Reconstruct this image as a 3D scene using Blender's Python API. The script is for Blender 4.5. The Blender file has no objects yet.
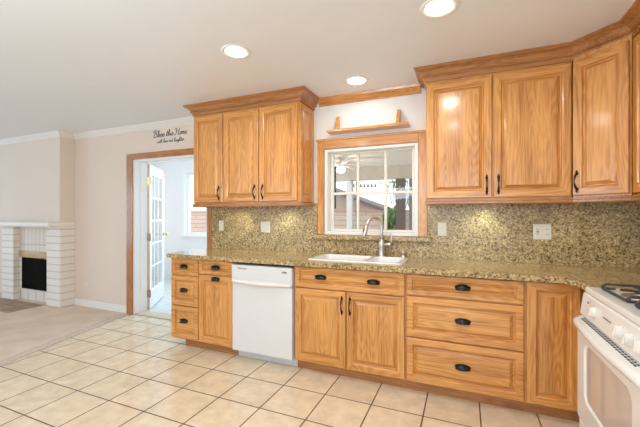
import bpy, bmesh, math, random
from mathutils import Vector, Matrix, noise as mnoise
random.seed(7)
PI = math.pi
SC = bpy.context.scene
COL = SC.collection

# ------------------------------------------------------------------ camera
cam_d = bpy.data.cameras.new('camera')
cam = bpy.data.objects.new('camera', cam_d)
COL.objects.link(cam)
cam_d.sensor_fit = 'HORIZONTAL'
cam_d.sensor_width = 36.0
cam_d.lens = 340.57 / 640 * 36.0
cam_d.shift_y = 1.44 / 640
cam_d.clip_start = 0.05
cam.location = (0, -3.1208, 1.2915)
cam.rotation_euler = (PI / 2, 0, 0.40156)
SC.camera = cam

# ------------------------------------------------------------------ world, light, exposure
SC.view_settings.view_transform = 'Standard'
SC.view_settings.look = 'None'
SC.view_settings.exposure = -0.32
SC.view_settings.gamma = 1.0
SC.view_settings.use_curve_mapping = False
w = bpy.data.worlds.new('sky')
SC.world = w
w.use_nodes = True
bg = w.node_tree.nodes['Background']
bg.inputs[0].default_value = (0.93, 0.97, 1.0, 1)
bg.inputs[1].default_value = 1.9
SC.cycles.max_bounces = 10
SC.cycles.diffuse_bounces = 6
SC.cycles.transparent_max_bounces = 16
SC.cycles.use_denoising = True
SC.cycles.sample_clamp_indirect = 6.0


def area_light(name, loc, rot, sx, sy, power, color):
    d = bpy.data.lights.new(name, 'AREA')
    d.shape = 'RECTANGLE'
    d.size, d.size_y, d.energy, d.color = sx, sy, power, color
    o = bpy.data.objects.new(name, d)
    o.location = loc
    o.rotation_euler = rot
    COL.objects.link(o)
    return o


FILL_COOL = (0.74, 0.88, 1.0)
# added area lamps outside unseen openings, standing in for daylight behind and left
area_light('fill_rear', (-0.3, -6.35, 1.35), (PI / 2, 0, 0), 2.4, 1.9, 36, FILL_COOL)
area_light('fill_family', (-5.2, -6.35, 1.35), (PI / 2, 0, 0), 2.6, 1.9, 18, (0.62, 0.82, 1.0))
area_light('fill_side', (-8.95, -2.6, 1.35), (PI / 2, 0, -PI / 2), 2.4, 1.8, 62, (0.36, 0.66, 1.0))
# added lamp at an unseen side opening, brightens the sunroom
area_light('fill_sunroom', (-6.17, 1.1, 1.3), (PI / 2, 0, -PI / 2), 1.3, 1.8, 5, (0.86, 0.94, 1.0))
area_light('fill_sunroom_window', (-3.9, 2.26, 1.5), (PI / 2 - 0.15, 0, PI), 1.3, 1.2, 72, (0.52, 0.76, 1.0))  # added out of view to throw cool light through the doorway
# added unseen lamp aimed upwards to brighten the ceiling
area_light('ceiling_fill', (-1.3, -3.9, 1.75), (PI - 0.35, 0, 0.35), 0.9, 0.9, 72, (0.76, 0.89, 1.0))

# ------------------------------------------------------------------ materials


def newmat(name):
    m = bpy.data.materials.new(name)
    m.use_nodes = True
    nt = m.node_tree
    return m, nt, nt.nodes['Principled BSDF']


def N(nt, kind, **kw):
    n = nt.nodes.new(kind)
    for k, v in kw.items():
        if k == 'ins':
            for i, x in v.items():
                n.inputs[i].default_value = x
        else:
            setattr(n, k, v)
    return n


def L(nt, a, b):
    nt.links.new(a, b)


def ramp(nt, stops):
    r = nt.nodes.new('ShaderNodeValToRGB')
    els = r.color_ramp.elements
    while len(els) > 1:
        els.remove(els[-1])
    els[0].position = stops[0][0]
    els[0].color = (*stops[0][1], 1)
    for p, c in stops[1:]:
        e = els.new(p)
        e.color = (*c, 1)
    return r


def plain(name, col, rough=0.5, metal=0.0, spec=0.5, noise_amt=0.06, nscale=8.0, bump=0.0, bscale=60.0, coat=0.0):
    m, nt, b = newmat(name)
    tc = N(nt, 'ShaderNodeTexCoord')
    nz = N(nt, 'ShaderNodeTexNoise', ins={'Scale': nscale, 'Detail': 3.0})
    L(nt, tc.outputs['Object'], nz.inputs['Vector'])
    r = ramp(nt, [(0.3, tuple(c * (1 - noise_amt) for c in col)), (0.7, tuple(min(1, c * (1 + noise_amt)) for c in col))])
    L(nt, nz.outputs['Fac'], r.inputs[0])
    L(nt, r.outputs[0], b.inputs['Base Color'])
    b.inputs['Roughness'].default_value = rough
    b.inputs['Metallic'].default_value = metal
    b.inputs['Specular IOR Level'].default_value = spec
    b.inputs['Coat Weight'].default_value = coat
    if bump:
        nb = N(nt, 'ShaderNodeTexNoise', ins={'Scale': bscale, 'Detail': 4.0})
        L(nt, tc.outputs['Object'], nb.inputs['Vector'])
        bp = N(nt, 'ShaderNodeBump', ins={'Strength': bump, 'Distance': 0.004})
        L(nt, nb.outputs['Fac'], bp.inputs['Height'])
        L(nt, bp.outputs[0], b.inputs['Normal'])
    return m


def oak(name, light, dark, horizontal=False, rough=0.25):
    m, nt, b = newmat(name)
    tc = N(nt, 'ShaderNodeTexCoord')
    oi = N(nt, 'ShaderNodeObjectInfo')
    mul = N(nt, 'ShaderNodeMath', operation='MULTIPLY', ins={1: 23.0})
    L(nt, oi.outputs['Random'], mul.inputs[0])
    add = N(nt, 'ShaderNodeVectorMath', operation='ADD')
    L(nt, tc.outputs['Object'], add.inputs[0])
    L(nt, mul.outputs[0], add.inputs[1])

    def scaled(s):
        mp = N(nt, 'ShaderNodeVectorMath', operation='MULTIPLY')
        mp.inputs[1].default_value = (s[2], s[1], s[0]) if horizontal else s
        L(nt, add.outputs[0], mp.inputs[0])
        return mp.outputs[0]
    # cathedral figure: contour lines of a stretched noise
    n1 = N(nt, 'ShaderNodeTexNoise', ins={'Scale': 1.0, 'Detail': 2.0, 'Roughness': 0.45})
    L(nt, scaled((5.5, 5.5, 0.75)), n1.inputs['Vector'])
    m1 = N(nt, 'ShaderNodeMath', operation='MULTIPLY', ins={1: 150.0})
    L(nt, n1.outputs['Fac'], m1.inputs[0])
    s1 = N(nt, 'ShaderNodeMath', operation='SINE')
    L(nt, m1.outputs[0], s1.inputs[0])
    mr = N(nt, 'ShaderNodeMapRange', ins={1: -1.0, 2: 1.0, 3: 0.0, 4: 1.0})
    L(nt, s1.outputs[0], mr.inputs[0])
    # pores
    n2 = N(nt, 'ShaderNodeTexNoise', ins={'Scale': 1.0, 'Detail': 3.0, 'Roughness': 0.6})
    L(nt, scaled((95, 95, 3.6)), n2.inputs['Vector'])
    n3 = N(nt, 'ShaderNodeTexNoise', ins={'Scale': 1.0, 'Detail': 2.0})
    L(nt, scaled((9, 9, 0.8)), n3.inputs['Vector'])
    a1 = N(nt, 'ShaderNodeMath', operation='MULTIPLY', ins={1: 0.13})
    L(nt, mr.outputs[0], a1.inputs[0])
    a2 = N(nt, 'ShaderNodeMath', operation='MULTIPLY_ADD', ins={1: 0.75})
    L(nt, n2.outputs['Fac'], a2.inputs[0])
    L(nt, a1.outputs[0], a2.inputs[2])
    a3 = N(nt, 'ShaderNodeMath', operation='MULTIPLY_ADD', ins={1: 0.45})
    L(nt, n3.outputs['Fac'], a3.inputs[0])
    L(nt, a2.outputs[0], a3.inputs[2])
    mid = tuple((p + q) / 2 for p, q in zip(light, dark))
    r = ramp(nt, [(0.42, dark), (0.60, mid), (0.80, light)])
    L(nt, a3.outputs[0], r.inputs[0])
    L(nt, r.outputs[0], b.inputs['Base Color'])
    b.inputs['Roughness'].default_value = rough
    b.inputs['Coat Weight'].default_value = 0.6
    b.inputs['Coat Roughness'].default_value = 0.13
    bp = N(nt, 'ShaderNodeBump', ins={'Strength': 0.06, 'Distance': 0.001})
    L(nt, n2.outputs['Fac'], bp.inputs['Height'])
    L(nt, bp.outputs[0], b.inputs['Normal'])
    return m


OL, OD = (0.76, 0.360, 0.098), (0.41, 0.148, 0.026)
OAK = oak('oak_vertical_grain', OL, OD)
OAKH = oak('oak_horizontal_grain', OL, OD, True)
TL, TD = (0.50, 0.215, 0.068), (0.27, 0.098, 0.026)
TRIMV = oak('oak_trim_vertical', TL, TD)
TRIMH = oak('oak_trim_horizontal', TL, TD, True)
OAKS = [OAK, OAKH]


def granite(name, rough):
    m, nt, b = newmat(name)
    tc = N(nt, 'ShaderNodeTexCoord')
    n1 = N(nt, 'ShaderNodeTexNoise', ins={'Scale': 72.0, 'Detail': 4.0, 'Roughness': 0.65, 'Distortion': 0.6})
    L(nt, tc.outputs['Object'], n1.inputs['Vector'])
    r1 = ramp(nt, [(0.32, (0.035, 0.020, 0.009)), (0.39, (0.18, 0.115, 0.050)), (0.46, (0.44, 0.325, 0.158)), (0.60, (0.63, 0.515, 0.29)), (0.70, (0.82, 0.74, 0.55))])
    L(nt, n1.outputs['Fac'], r1.inputs[0])
    v = N(nt, 'ShaderNodeTexVoronoi', ins={'Scale': 110.0})
    L(nt, tc.outputs['Object'], v.inputs['Vector'])
    bw = N(nt, 'ShaderNodeSeparateColor')
    L(nt, v.outputs['Color'], bw.inputs[0])
    r2 = ramp(nt, [(0.0, (0.50, 0.46, 0.40)), (0.30, (0.88, 0.82, 0.76)), (0.8, (1.15, 1.1, 1.0))])
    L(nt, bw.outputs[0], r2.inputs[0])
    n2 = N(nt, 'ShaderNodeTexNoise', ins={'Scale': 5.0, 'Detail': 3.0})
    L(nt, tc.outputs['Object'], n2.inputs['Vector'])
    r3 = ramp(nt, [(0.3, (0.80, 0.78, 0.74)), (0.7, (1.08, 1.05, 1.0))])
    L(nt, n2.outputs['Fac'], r3.inputs[0])
    mx = N(nt, 'ShaderNodeMix', data_type='RGBA', blend_type='MULTIPLY', ins={0: 1.0})
    L(nt, r1.outputs[0], mx.inputs[6])
    L(nt, r2.outputs[0], mx.inputs[7])
    mx2 = N(nt, 'ShaderNodeMix', data_type='RGBA', blend_type='MULTIPLY', ins={0: 1.0})
    L(nt, mx.outputs[2], mx2.inputs[6])
    L(nt, r3.outputs[0], mx2.inputs[7])
    L(nt, mx2.outputs[2], b.inputs['Base Color'])
    b.inputs['Roughness'].default_value = rough
    return m


GRAN = granite('granite_polished', 0.14)
GRANW = granite('granite_splash', 0.22)


def tile_mat(name, x0, y0, tw, th, c1, c2, grout, rough, mortar=0.014):
    m, nt, b = newmat(name)
    tc = N(nt, 'ShaderNodeTexCoord')
    sub = N(nt, 'ShaderNodeVectorMath', operation='SUBTRACT')
    sub.inputs[1].default_value = (x0, y0, 0)
    L(nt, tc.outputs['Object'], sub.inputs[0])
    mul = N(nt, 'ShaderNodeVectorMath', operation='MULTIPLY')
    mul.inputs[1].default_value = (1 / tw, 1 / th, 0)
    L(nt, sub.outputs[0], mul.inputs[0])
    br = N(nt, 'ShaderNodeTexBrick', offset=0.0, squash=1.0)
    for k, v in {'Scale': 1.0, 'Mortar Size': mortar, 'Mortar Smooth': 0.1, 'Bias': 0.0, 'Brick Width': 1.0, 'Row Height': 1.0}.items():
        br.inputs[k].default_value = v
    br.inputs['Color1'].default_value = (*c1, 1)
    br.inputs['Color2'].default_value = (*c2, 1)
    br.inputs['Mortar'].default_value = (*grout, 1)
    L(nt, mul.outputs[0], br.inputs['Vector'])
    nz = N(nt, 'ShaderNodeTexNoise', ins={'Scale': 9.0, 'Detail': 5.0, 'Roughness': 0.6})
    L(nt, tc.outputs['Object'], nz.inputs['Vector'])
    r = ramp(nt, [(0.3, (0.84, 0.82, 0.79)), (0.7, (1.06, 1.05, 1.04))])
    L(nt, nz.outputs['Fac'], r.inputs[0])
    mx = N(nt, 'ShaderNodeMix', data_type='RGBA', blend_type='MULTIPLY', ins={0: 1.0})
    L(nt, br.outputs['Color'], mx.inputs[6])
    L(nt, r.outputs[0], mx.inputs[7])
    L(nt, mx.outputs[2], b.inputs['Base Color'])
    rr = N(nt, 'ShaderNodeMapRange', ins={1: 0.0, 2: 1.0, 3: rough, 4: 0.8})
    L(nt, br.outputs['Fac'], rr.inputs[0])
    L(nt, rr.outputs[0], b.inputs['Roughness'])
    bp = N(nt, 'ShaderNodeBump', invert=True, ins={'Strength': 0.5, 'Distance': 0.003})
    L(nt, br.outputs['Fac'], bp.inputs['Height'])
    L(nt, bp.outputs[0], b.inputs['Normal'])
    return m


def row_mat(name, c1, c2, mortar, bw, rh, msize, axes='xz', offset=0.5, rough=0.7):
    """bricks or boards laid in rows; axes picks the horizontal and the vertical object axis"""
    m, nt, b = newmat(name)
    tc = N(nt, 'ShaderNodeTexCoord')
    sp = N(nt, 'ShaderNodeSeparateXYZ')
    L(nt, tc.outputs['Object'], sp.inputs[0])
    cb = N(nt, 'ShaderNodeCombineXYZ')
    if axes[0] == 's':
        ad = N(nt, 'ShaderNodeMath', operation='ADD')
        L(nt, sp.outputs['X'], ad.inputs[0])
        L(nt, sp.outputs['Y'], ad.inputs[1])
        L(nt, ad.outputs[0], cb.inputs[0])
    else:
        L(nt, sp.outputs[axes[0].upper()], cb.inputs[0])
    L(nt, sp.outputs[axes[1].upper()], cb.inputs[1])
    br = N(nt, 'ShaderNodeTexBrick', offset=offset)
    for k, v in {'Scale': 1.0, 'Mortar Size': msize, 'Mortar Smooth': 0.2, 'Bias': 0.0, 'Brick Width': bw, 'Row Height': rh}.items():
        br.inputs[k].default_value = v
    br.inputs['Color1'].default_value = (*c1, 1)
    br.inputs['Color2'].default_value = (*c2, 1)
    br.inputs['Mortar'].default_value = (*mortar, 1)
    L(nt, cb.outputs[0], br.inputs['Vector'])
    L(nt, br.outputs['Color'], b.inputs['Base Color'])
    b.inputs['Roughness'].default_value = rough
    bp = N(nt, 'ShaderNodeBump', invert=True, ins={'Strength': 0.6, 'Distance': 0.006})
    L(nt, br.outputs['Fac'], bp.inputs['Height'])
    L(nt, bp.outputs[0], b.inputs['Normal'])
    return m


def emit(name, col, strength):
    m, nt, b = newmat(name)
    b.inputs['Base Color'].default_value = (*col, 1)
    b.inputs['Emission Color'].default_value = (*col, 1)
    b.inputs['Emission Strength'].default_value = strength
    return m


def glass_mat(name):
    m, nt, b = newmat(name)
    nt.nodes.remove(b)
    out = nt.nodes['Material Output']
    tr = N(nt, 'ShaderNodeBsdfTransparent')
    tr.inputs[0].default_value = (0.97, 0.98, 0.98, 1)
    gl = N(nt, 'ShaderNodeBsdfGlossy', ins={'Roughness': 0.02})
    fr = N(nt, 'ShaderNodeFresnel', ins={'IOR': 1.35})
    mx = N(nt, 'ShaderNodeMixShader')
    ge = N(nt, 'ShaderNodeNewGeometry')
    inv = N(nt, 'ShaderNodeMath', operation='SUBTRACT', ins={0: 1.0})
    L(nt, ge.outputs['Backfacing'], inv.inputs[1])
    mf = N(nt, 'ShaderNodeMath', operation='MULTIPLY')
    L(nt, fr.outputs[0], mf.inputs[0])
    L(nt, inv.outputs[0], mf.inputs[1])
    L(nt, mf.outputs[0], mx.inputs[0])
    L(nt, tr.outputs[0], mx.inputs[1])
    L(nt, gl.outputs[0], mx.inputs[2])
    L(nt, mx.outputs[0], out.inputs['Surface'])
    return m


TILE_X, TILE_Y, TW, TH = -0.246, -0.520, 0.3388, 0.331
M = {
    'tile': tile_mat('beige_floor_tile', TILE_X, TILE_Y, TW, TH, (0.79, 0.65, 0.47), (0.84, 0.70, 0.515), (0.13, 0.09, 0.06), 0.13),
    'porch_tile': tile_mat('pale_porch_tile', 0, 0, 0.33, 0.33, (0.72, 0.72, 0.71), (0.76, 0.76, 0.75), (0.4, 0.4, 0.4), 0.25),
    'hearth_tile': tile_mat('hearth_tile', -6.6, -0.25, 0.30, 0.15, (0.42, 0.29, 0.19), (0.47, 0.33, 0.22), (0.22, 0.15, 0.10), 0.6, 0.03),
    'wall': plain('warm_wall_paint', (0.79, 0.67, 0.57), 0.75, noise_amt=0.015, nscale=1.6),
    'kwall': plain('white_wall_paint', (0.83, 0.825, 0.81), 0.7, noise_amt=0.01),
    'ceiling': plain('ceiling_paint', (0.82, 0.835, 0.86), 0.45, noise_amt=0.01, bump=0.10, bscale=120.0),
    'white': plain('white_gloss_paint', (0.86, 0.85, 0.83), 0.35, noise_amt=0.01),
    'cornice': plain('white_cornice_paint', (0.82, 0.77, 0.72), 0.5, noise_amt=0.01),
    'cream': plain('cream_painted_sash', (0.85, 0.81, 0.73), 0.4, noise_amt=0.015),
    'vinyl': plain('white_vinyl', (0.88, 0.88, 0.87), 0.3, noise_amt=0.01),
    'porch': plain('porch_paint', (0.86, 0.87, 0.88), 0.6, noise_amt=0.01),
    'patio_ceiling': row_mat('patio_ceiling_boards', (0.84, 0.79, 0.72), (0.86, 0.81, 0.74), (0.72, 0.67, 0.6), 6.0, 0.10, 0.006, 'xy', 0.0, 0.6),
    'patio_beam': plain('patio_beam_paint', (0.66, 0.60, 0.52), 0.6),
    'carpet': plain('beige_carpet', (0.76, 0.615, 0.475), 0.95, noise_amt=0.10, nscale=3.5, bump=0.8, bscale=400.0),
    'strip': plain('raw_carpet_edge', (0.64, 0.53, 0.425), 0.9, noise_amt=0.16, nscale=60.0, bump=0.5, bscale=200.0),
    'enamel': plain('white_enamel', (0.75, 0.75, 0.75), 0.18, noise_amt=0.006, coat=0.3),
    'bisque': plain('bisque_enamel', (0.83, 0.79, 0.72), 0.25, noise_amt=0.01),
    'stove': plain('white_stove_enamel', (0.88, 0.875, 0.85), 0.16, noise_amt=0.006, coat=0.4),
    'toe': plain('grey_kick_plate', (0.66, 0.68, 0.70), 0.4, noise_amt=0.02),
    'shadow_gap': plain('dark_gap', (0.03, 0.022, 0.016), 0.8),
    'porcelain': plain('white_porcelain', (0.90, 0.90, 0.88), 0.10, noise_amt=0.004, coat=0.5),
    'nickel': plain('brushed_nickel', (0.72, 0.70, 0.66), 0.36, metal=1.0, noise_amt=0.04),
    'steel': plain('burner_steel', (0.55, 0.50, 0.47), 0.35, metal=1.0),
    'bronze': plain('black_bronze', (0.014, 0.012, 0.011), 0.20, metal=0.4, noise_amt=0.2),
    'iron': plain('cast_iron', (0.045, 0.043, 0.042), 0.5, noise_amt=0.2, bump=0.2),
    'black': plain('soot_black', (0.012, 0.011, 0.010), 0.85, noise_amt=0.3),
    'screen': plain('black_screen_mesh', (0.010, 0.0095, 0.009), 0.9, spec=0.1, noise_amt=0.3, nscale=40),
    'almond': plain('almond_plastic', (0.78, 0.72, 0.56), 0.35, noise_amt=0.01),
    'plate_white': plain('white_plastic', (0.80, 0.76, 0.66), 0.35, noise_amt=0.01),
    'slot': plain('dark_slot', (0.05, 0.045, 0.04), 0.6),
    'red': plain('red_button', (0.55, 0.05, 0.03), 0.4),
    'ink': plain('black_vinyl_lettering', (0.02, 0.018, 0.018), 0.6),
    'grey_ink': plain('grey_print', (0.22, 0.21, 0.21), 0.5),
    'brass': plain('brass', (0.72, 0.50, 0.20), 0.35, metal=1.0),
    'dark_brass': plain('antique_brass', (0.32, 0.23, 0.15), 0.4, metal=1.0),
    'edge_wood': oak('raw_door_edge', (0.62, 0.42, 0.25), (0.45, 0.28, 0.15)),
    'lintel': oak('tan_lintel', (0.56, 0.36, 0.17), (0.42, 0.25, 0.10), True, 0.6),
    'brick': row_mat('white_painted_block', (0.87, 0.81, 0.74), (0.84, 0.78, 0.71), (0.62, 0.56, 0.50), 9.0, 0.0985, 0.007, 'sz', 0.5, 0.7),
    'stack': row_mat('white_stack_bond', (0.80, 0.73, 0.65), (0.76, 0.69, 0.61), (0.56, 0.49, 0.42), 0.098, 0.42, 0.007, 'xz', 0.0, 0.7),
    'hearth_row': row_mat('white_sill_row', (0.80, 0.73, 0.65), (0.76, 0.69, 0.61), (0.50, 0.43, 0.36), 0.20, 0.30, 0.008, 'xz', 0.0, 0.7),
    'mantel': plain('painted_mantel', (0.85, 0.79, 0.72), 0.55, noise_amt=0.03, nscale=20),
    'glass': glass_mat('window_glass'),
    'oven_glass': plain('pale_oven_glass', (0.68, 0.62, 0.56), 0.08, noise_amt=0.01, coat=1.0),
    'lens': emit('downlight_lens', (1.0, 0.93, 0.82), 24.0),
    'bulb': emit('warm_bulb', (1.0, 0.86, 0.62), 6.0),
    'puck': emit('puck_lens', (1.0, 0.96, 0.78), 6.0),
    'fence': row_mat('weathered_fence_boards', (0.76, 0.58, 0.49), (0.80, 0.63, 0.54), (0.50, 0.36, 0.29), 2.4, 0.145, 0.010, 'xz', 0.5, 0.85),
    'fence_cap': plain('red_brown_cap', (0.66, 0.35, 0.25), 0.8),
    'house_wall': plain('beige_stucco', (0.64, 0.55, 0.47), 0.9),
    'roof': plain('grey_shingles', (0.22, 0.20, 0.20), 0.9, noise_amt=0.2, nscale=20),
    'post_brown': plain('brown_post', (0.17, 0.135, 0.11), 0.7),
    'post_grey': plain('grey_post', (0.26, 0.28, 0.33), 0.7),
    'post_white': plain('white_post', (0.86, 0.87, 0.90), 0.6),
    'leaf': plain('green_leaves', (0.22, 0.36, 0.12), 0.6, noise_amt=0.5, nscale=9),
    'leaf_pale': plain('pale_leaves', (0.40, 0.48, 0.36), 0.6, noise_amt=0.4, nscale=9),
    'bark': plain('bark', (0.16, 0.11, 0.07), 0.9),
    'concrete': plain('patio_concrete', (0.80, 0.78, 0.74), 0.9, noise_amt=0.06, nscale=4),
    'dirt': plain('yard_ground', (0.62, 0.55, 0.46), 0.95, noise_amt=0.2, nscale=3),
    'cord': plain('dark_cord', (0.06, 0.05, 0.05), 0.7),
}

# ------------------------------------------------------------------ mesh helpers


def new_bm():
    return bmesh.new()


def box(bm, x0, y0, z0, x1, y1, z1, bev=0.0, mat=0, seg=1, mx=None):
    r = bmesh.ops.create_cube(bm, size=1.0)
    vs = r['verts']
    sx, sy, sz = x1 - x0, y1 - y0, z1 - z0
    for v in vs:
        v.co = Vector((x0 + (v.co.x + .5) * sx, y0 + (v.co.y + .5) * sy, z0 + (v.co.z + .5) * sz))
    faces = set(f for v in vs for f in v.link_faces)
    for f in faces:
        f.material_index = mat
    if bev > 0:
        es = list(set(e for v in vs for e in v.link_edges))
        bev = min(bev, abs(sx) * .45, abs(sy) * .45, abs(sz) * .45)
        r = bmesh.ops.bevel(bm, geom=es, offset=bev, segments=seg, affect='EDGES', profile=0.5)
        vs = list(set(v for f in r['faces'] for v in f.verts) | set(v for v in vs if v.is_valid))
        for f in set(f for v in vs for f in v.link_faces):
            f.material_index = mat
    if mx is not None:
        for v in vs:
            v.co = mx @ v.co
    return vs


def loops_panel(bm, x0, z0, x1, z1, loops, mats=(0, 1, 0), mx=None):
    """nested rectangles (inset, y): stiles get mats[0], rails mats[1], the field mats[2]; faces look towards -y"""
    rings = []
    for ins, y in loops:
        ring = [bm.verts.new(c) for c in ((x0 + ins, y, z0 + ins), (x1 - ins, y, z0 + ins), (x1 - ins, y, z1 - ins), (x0 + ins, y, z1 - ins))]
        rings.append(ring)
    for a, b in zip(rings[:-1], rings[1:]):
        for i in range(4):
            j = (i + 1) % 4
            f = bm.faces.new((a[i], a[j], b[j], b[i]))
            f.material_index = mats[1] if i in (0, 2) else mats[0]
    f = bm.faces.new(rings[-1])
    f.material_index = mats[2]
    f = bm.faces.new(list(reversed(rings[0])))
    f.material_index = mats[0]
    if mx is not None:
        for r in rings:
            for v in r:
                v.co = mx @ v.co


def raised(bm, x0, z0, x1, z1, yb, yf, fw=0.058, mats=(0, 1, 0), mx=None):
    """a raised panel door or drawer front; yb back plane, yf front plane (yf < yb)"""
    loops_panel(bm, x0, z0, x1, z1, [(0, yb), (0, yf + .006), (.002, yf + .002), (.006, yf), (fw - .010, yf), (fw - .004, yf + .003), (fw - .001, yf + .009), (fw, yf + .016),
                                     (fw + .002, yf + .0175), (fw + .009, yf + .0175), (fw + .011, yf + .014), (fw + .027, yf + .003), (fw + .030, yf + .0015)], mats, mx)


def tube(bm, pts, rad, seg=10, mat=0, caps=True, smooth=True):
    pts = [Vector(p) for p in pts]
    rads = rad if isinstance(rad, (list, tuple)) else [rad] * len(pts)
    rings = []
    up = None
    for i, p in enumerate(pts):
        a = pts[max(0, i - 1)]
        b = pts[min(len(pts) - 1, i + 1)]
        t = (b - a).normalized()
        if up is None:
            up = Vector((0, 0, 1)) if abs(t.z) < .9 else Vector((1, 0, 0))
        s = t.cross(up)
        if s.length < 1e-6:
            s = t.cross(Vector((0, 1, 0)))
        s.normalize()
        up = s.cross(t).normalized()
        rings.append([bm.verts.new(p + (s * math.cos(2 * PI * k / seg) + up * math.sin(2 * PI * k / seg)) * rads[i]) for k in range(seg)])
    for a, b in zip(rings[:-1], rings[1:]):
        for k in range(seg):
            f = bm.faces.new((a[k], a[(k + 1) % seg], b[(k + 1) % seg], b[k]))
            f.material_index = mat
            f.smooth = smooth
    if caps:
        f = bm.faces.new(list(reversed(rings[0])))
        f.material_index = mat
        f = bm.faces.new(rings[-1])
        f.material_index = mat


def lathe(bm, c, prof, seg=32, mat=0, smooth=True, mx=None, close=True):
    """prof: (radius, z) pairs round the vertical axis through c"""
    rings = []
    for r, z in prof:
        ring = [Vector((r * math.cos(2 * PI * k / seg), r * math.sin(2 * PI * k / seg), z)) for k in range(seg)]
        if mx is not None:
            ring = [mx @ v for v in ring]
        rings.append([bm.verts.new(Vector(c) + v) for v in ring])
    for a, b in zip(rings[:-1], rings[1:]):
        for k in range(seg):
            f = bm.faces.new((a[k], a[(k + 1) % seg], b[(k + 1) % seg], b[k]))
            f.material_index = mat
            f.smooth = smooth
    if close:
        for ring, rev in ((rings[0], True), (rings[-1], False)):
            f = bm.faces.new(list(reversed(ring)) if rev else ring)
            f.material_index = mat


def prism(bm, poly, z0, z1, mat=0):
    lo = [bm.verts.new((x, y, z0)) for x, y in poly]
    hi = [bm.verts.new((x, y, z1)) for x, y in poly]
    n = len(poly)
    fs = [bm.faces.new(list(reversed(lo))), bm.faces.new(hi)]
    for i in range(n):
        fs.append(bm.faces.new((lo[i], lo[(i + 1) % n], hi[(i + 1) % n], hi[i])))
    for f in fs:
        f.material_index = mat
    return lo, hi


def sweep(bm, path, prof, mats=None, closed_prof=True):
    """carry profile (outward, z) along a plan path with mitred corners; outward is to the right of travel"""
    path = [Vector(p) for p in path]
    n = len(path)
    rings = []
    for i, p in enumerate(path):
        d0 = (path[i] - path[i - 1]).normalized() if i > 0 else None
        d1 = (path[i + 1] - path[i]).normalized() if i < n - 1 else None
        n0 = Vector((d0.y, -d0.x)) if d0 else None
        n1 = Vector((d1.y, -d1.x)) if d1 else None
        if n0 and n1:
            m = (n0 + n1).normalized()
            m = m / max(.2, m.dot(n0))
        else:
            m = n0 or n1
        rings.append([bm.verts.new((p.x + m.x * o, p.y + m.y * o, z)) for o, z in prof])
    k = len(prof)
    for i in range(n - 1):
        a, b = rings[i], rings[i + 1]
        for j in range(k if closed_prof else k - 1):
            f = bm.faces.new((a[j], b[j], b[(j + 1) % k], a[(j + 1) % k]))
            if mats:
                f.material_index = mats[i]
    if closed_prof:
        bm.faces.new(rings[0])
        bm.faces.new(list(reversed(rings[-1])))


def obj(name, bm, mats, parent=None, origin=None, label=None, cat=None, group=None, kind=None, raw=False):
    """link bm as ONE mesh object; vertices are in world space unless raw, and become local to the parent's base"""
    bmesh.ops.recalc_face_normals(bm, faces=bm.faces[:])
    me = bpy.data.meshes.new(name)
    if origin is None:
        if parent is not None and not raw:
            top = parent
            while top.parent:
                top = top.parent
            origin = top.location if top.type == 'EMPTY' else Vector(top['base'])
        elif raw:
            origin = Vector((0, 0, 0))
        else:
            xs = [v.co.x for v in bm.verts]
            ys = [v.co.y for v in bm.verts]
            zs = [v.co.z for v in bm.verts]
            origin = Vector(((min(xs) + max(xs)) / 2, (min(ys) + max(ys)) / 2, min(zs)))
    origin = Vector(origin)
    for v in bm.verts:
        v.co -= origin
    bm.to_mesh(me)
    bm.free()
    for m in (mats if isinstance(mats, (list, tuple)) else [mats]):
        me.materials.append(m)
    o = bpy.data.objects.new(name, me)
    COL.objects.link(o)
    if parent is not None:
        o.parent = parent
        if parent.type != 'EMPTY' and parent.parent is None:
            pass
    else:
        o.location = origin
        o['base'] = tuple(origin)
    setp(o, label, cat, group, kind)
    return o


def setp(o, label=None, cat=None, group=None, kind=None):
    if label:
        o['label'] = label
    if cat:
        o['category'] = cat
    if group:
        o['group'] = group
    if kind:
        o['kind'] = kind


def thing(name, loc, label, cat, group=None, rotz=0.0):
    o = bpy.data.objects.new(name, None)
    o.empty_display_size = 0.1
    o.location = loc
    o.rotation_euler = (0, 0, rotz)
    COL.objects.link(o)
    setp(o, label, cat, group)
    return o


def struct(name, bm, mats, label=None, origin=(0, 0, 0)):
    return obj(name, bm, mats, origin=origin, kind='structure', label=label)


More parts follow.
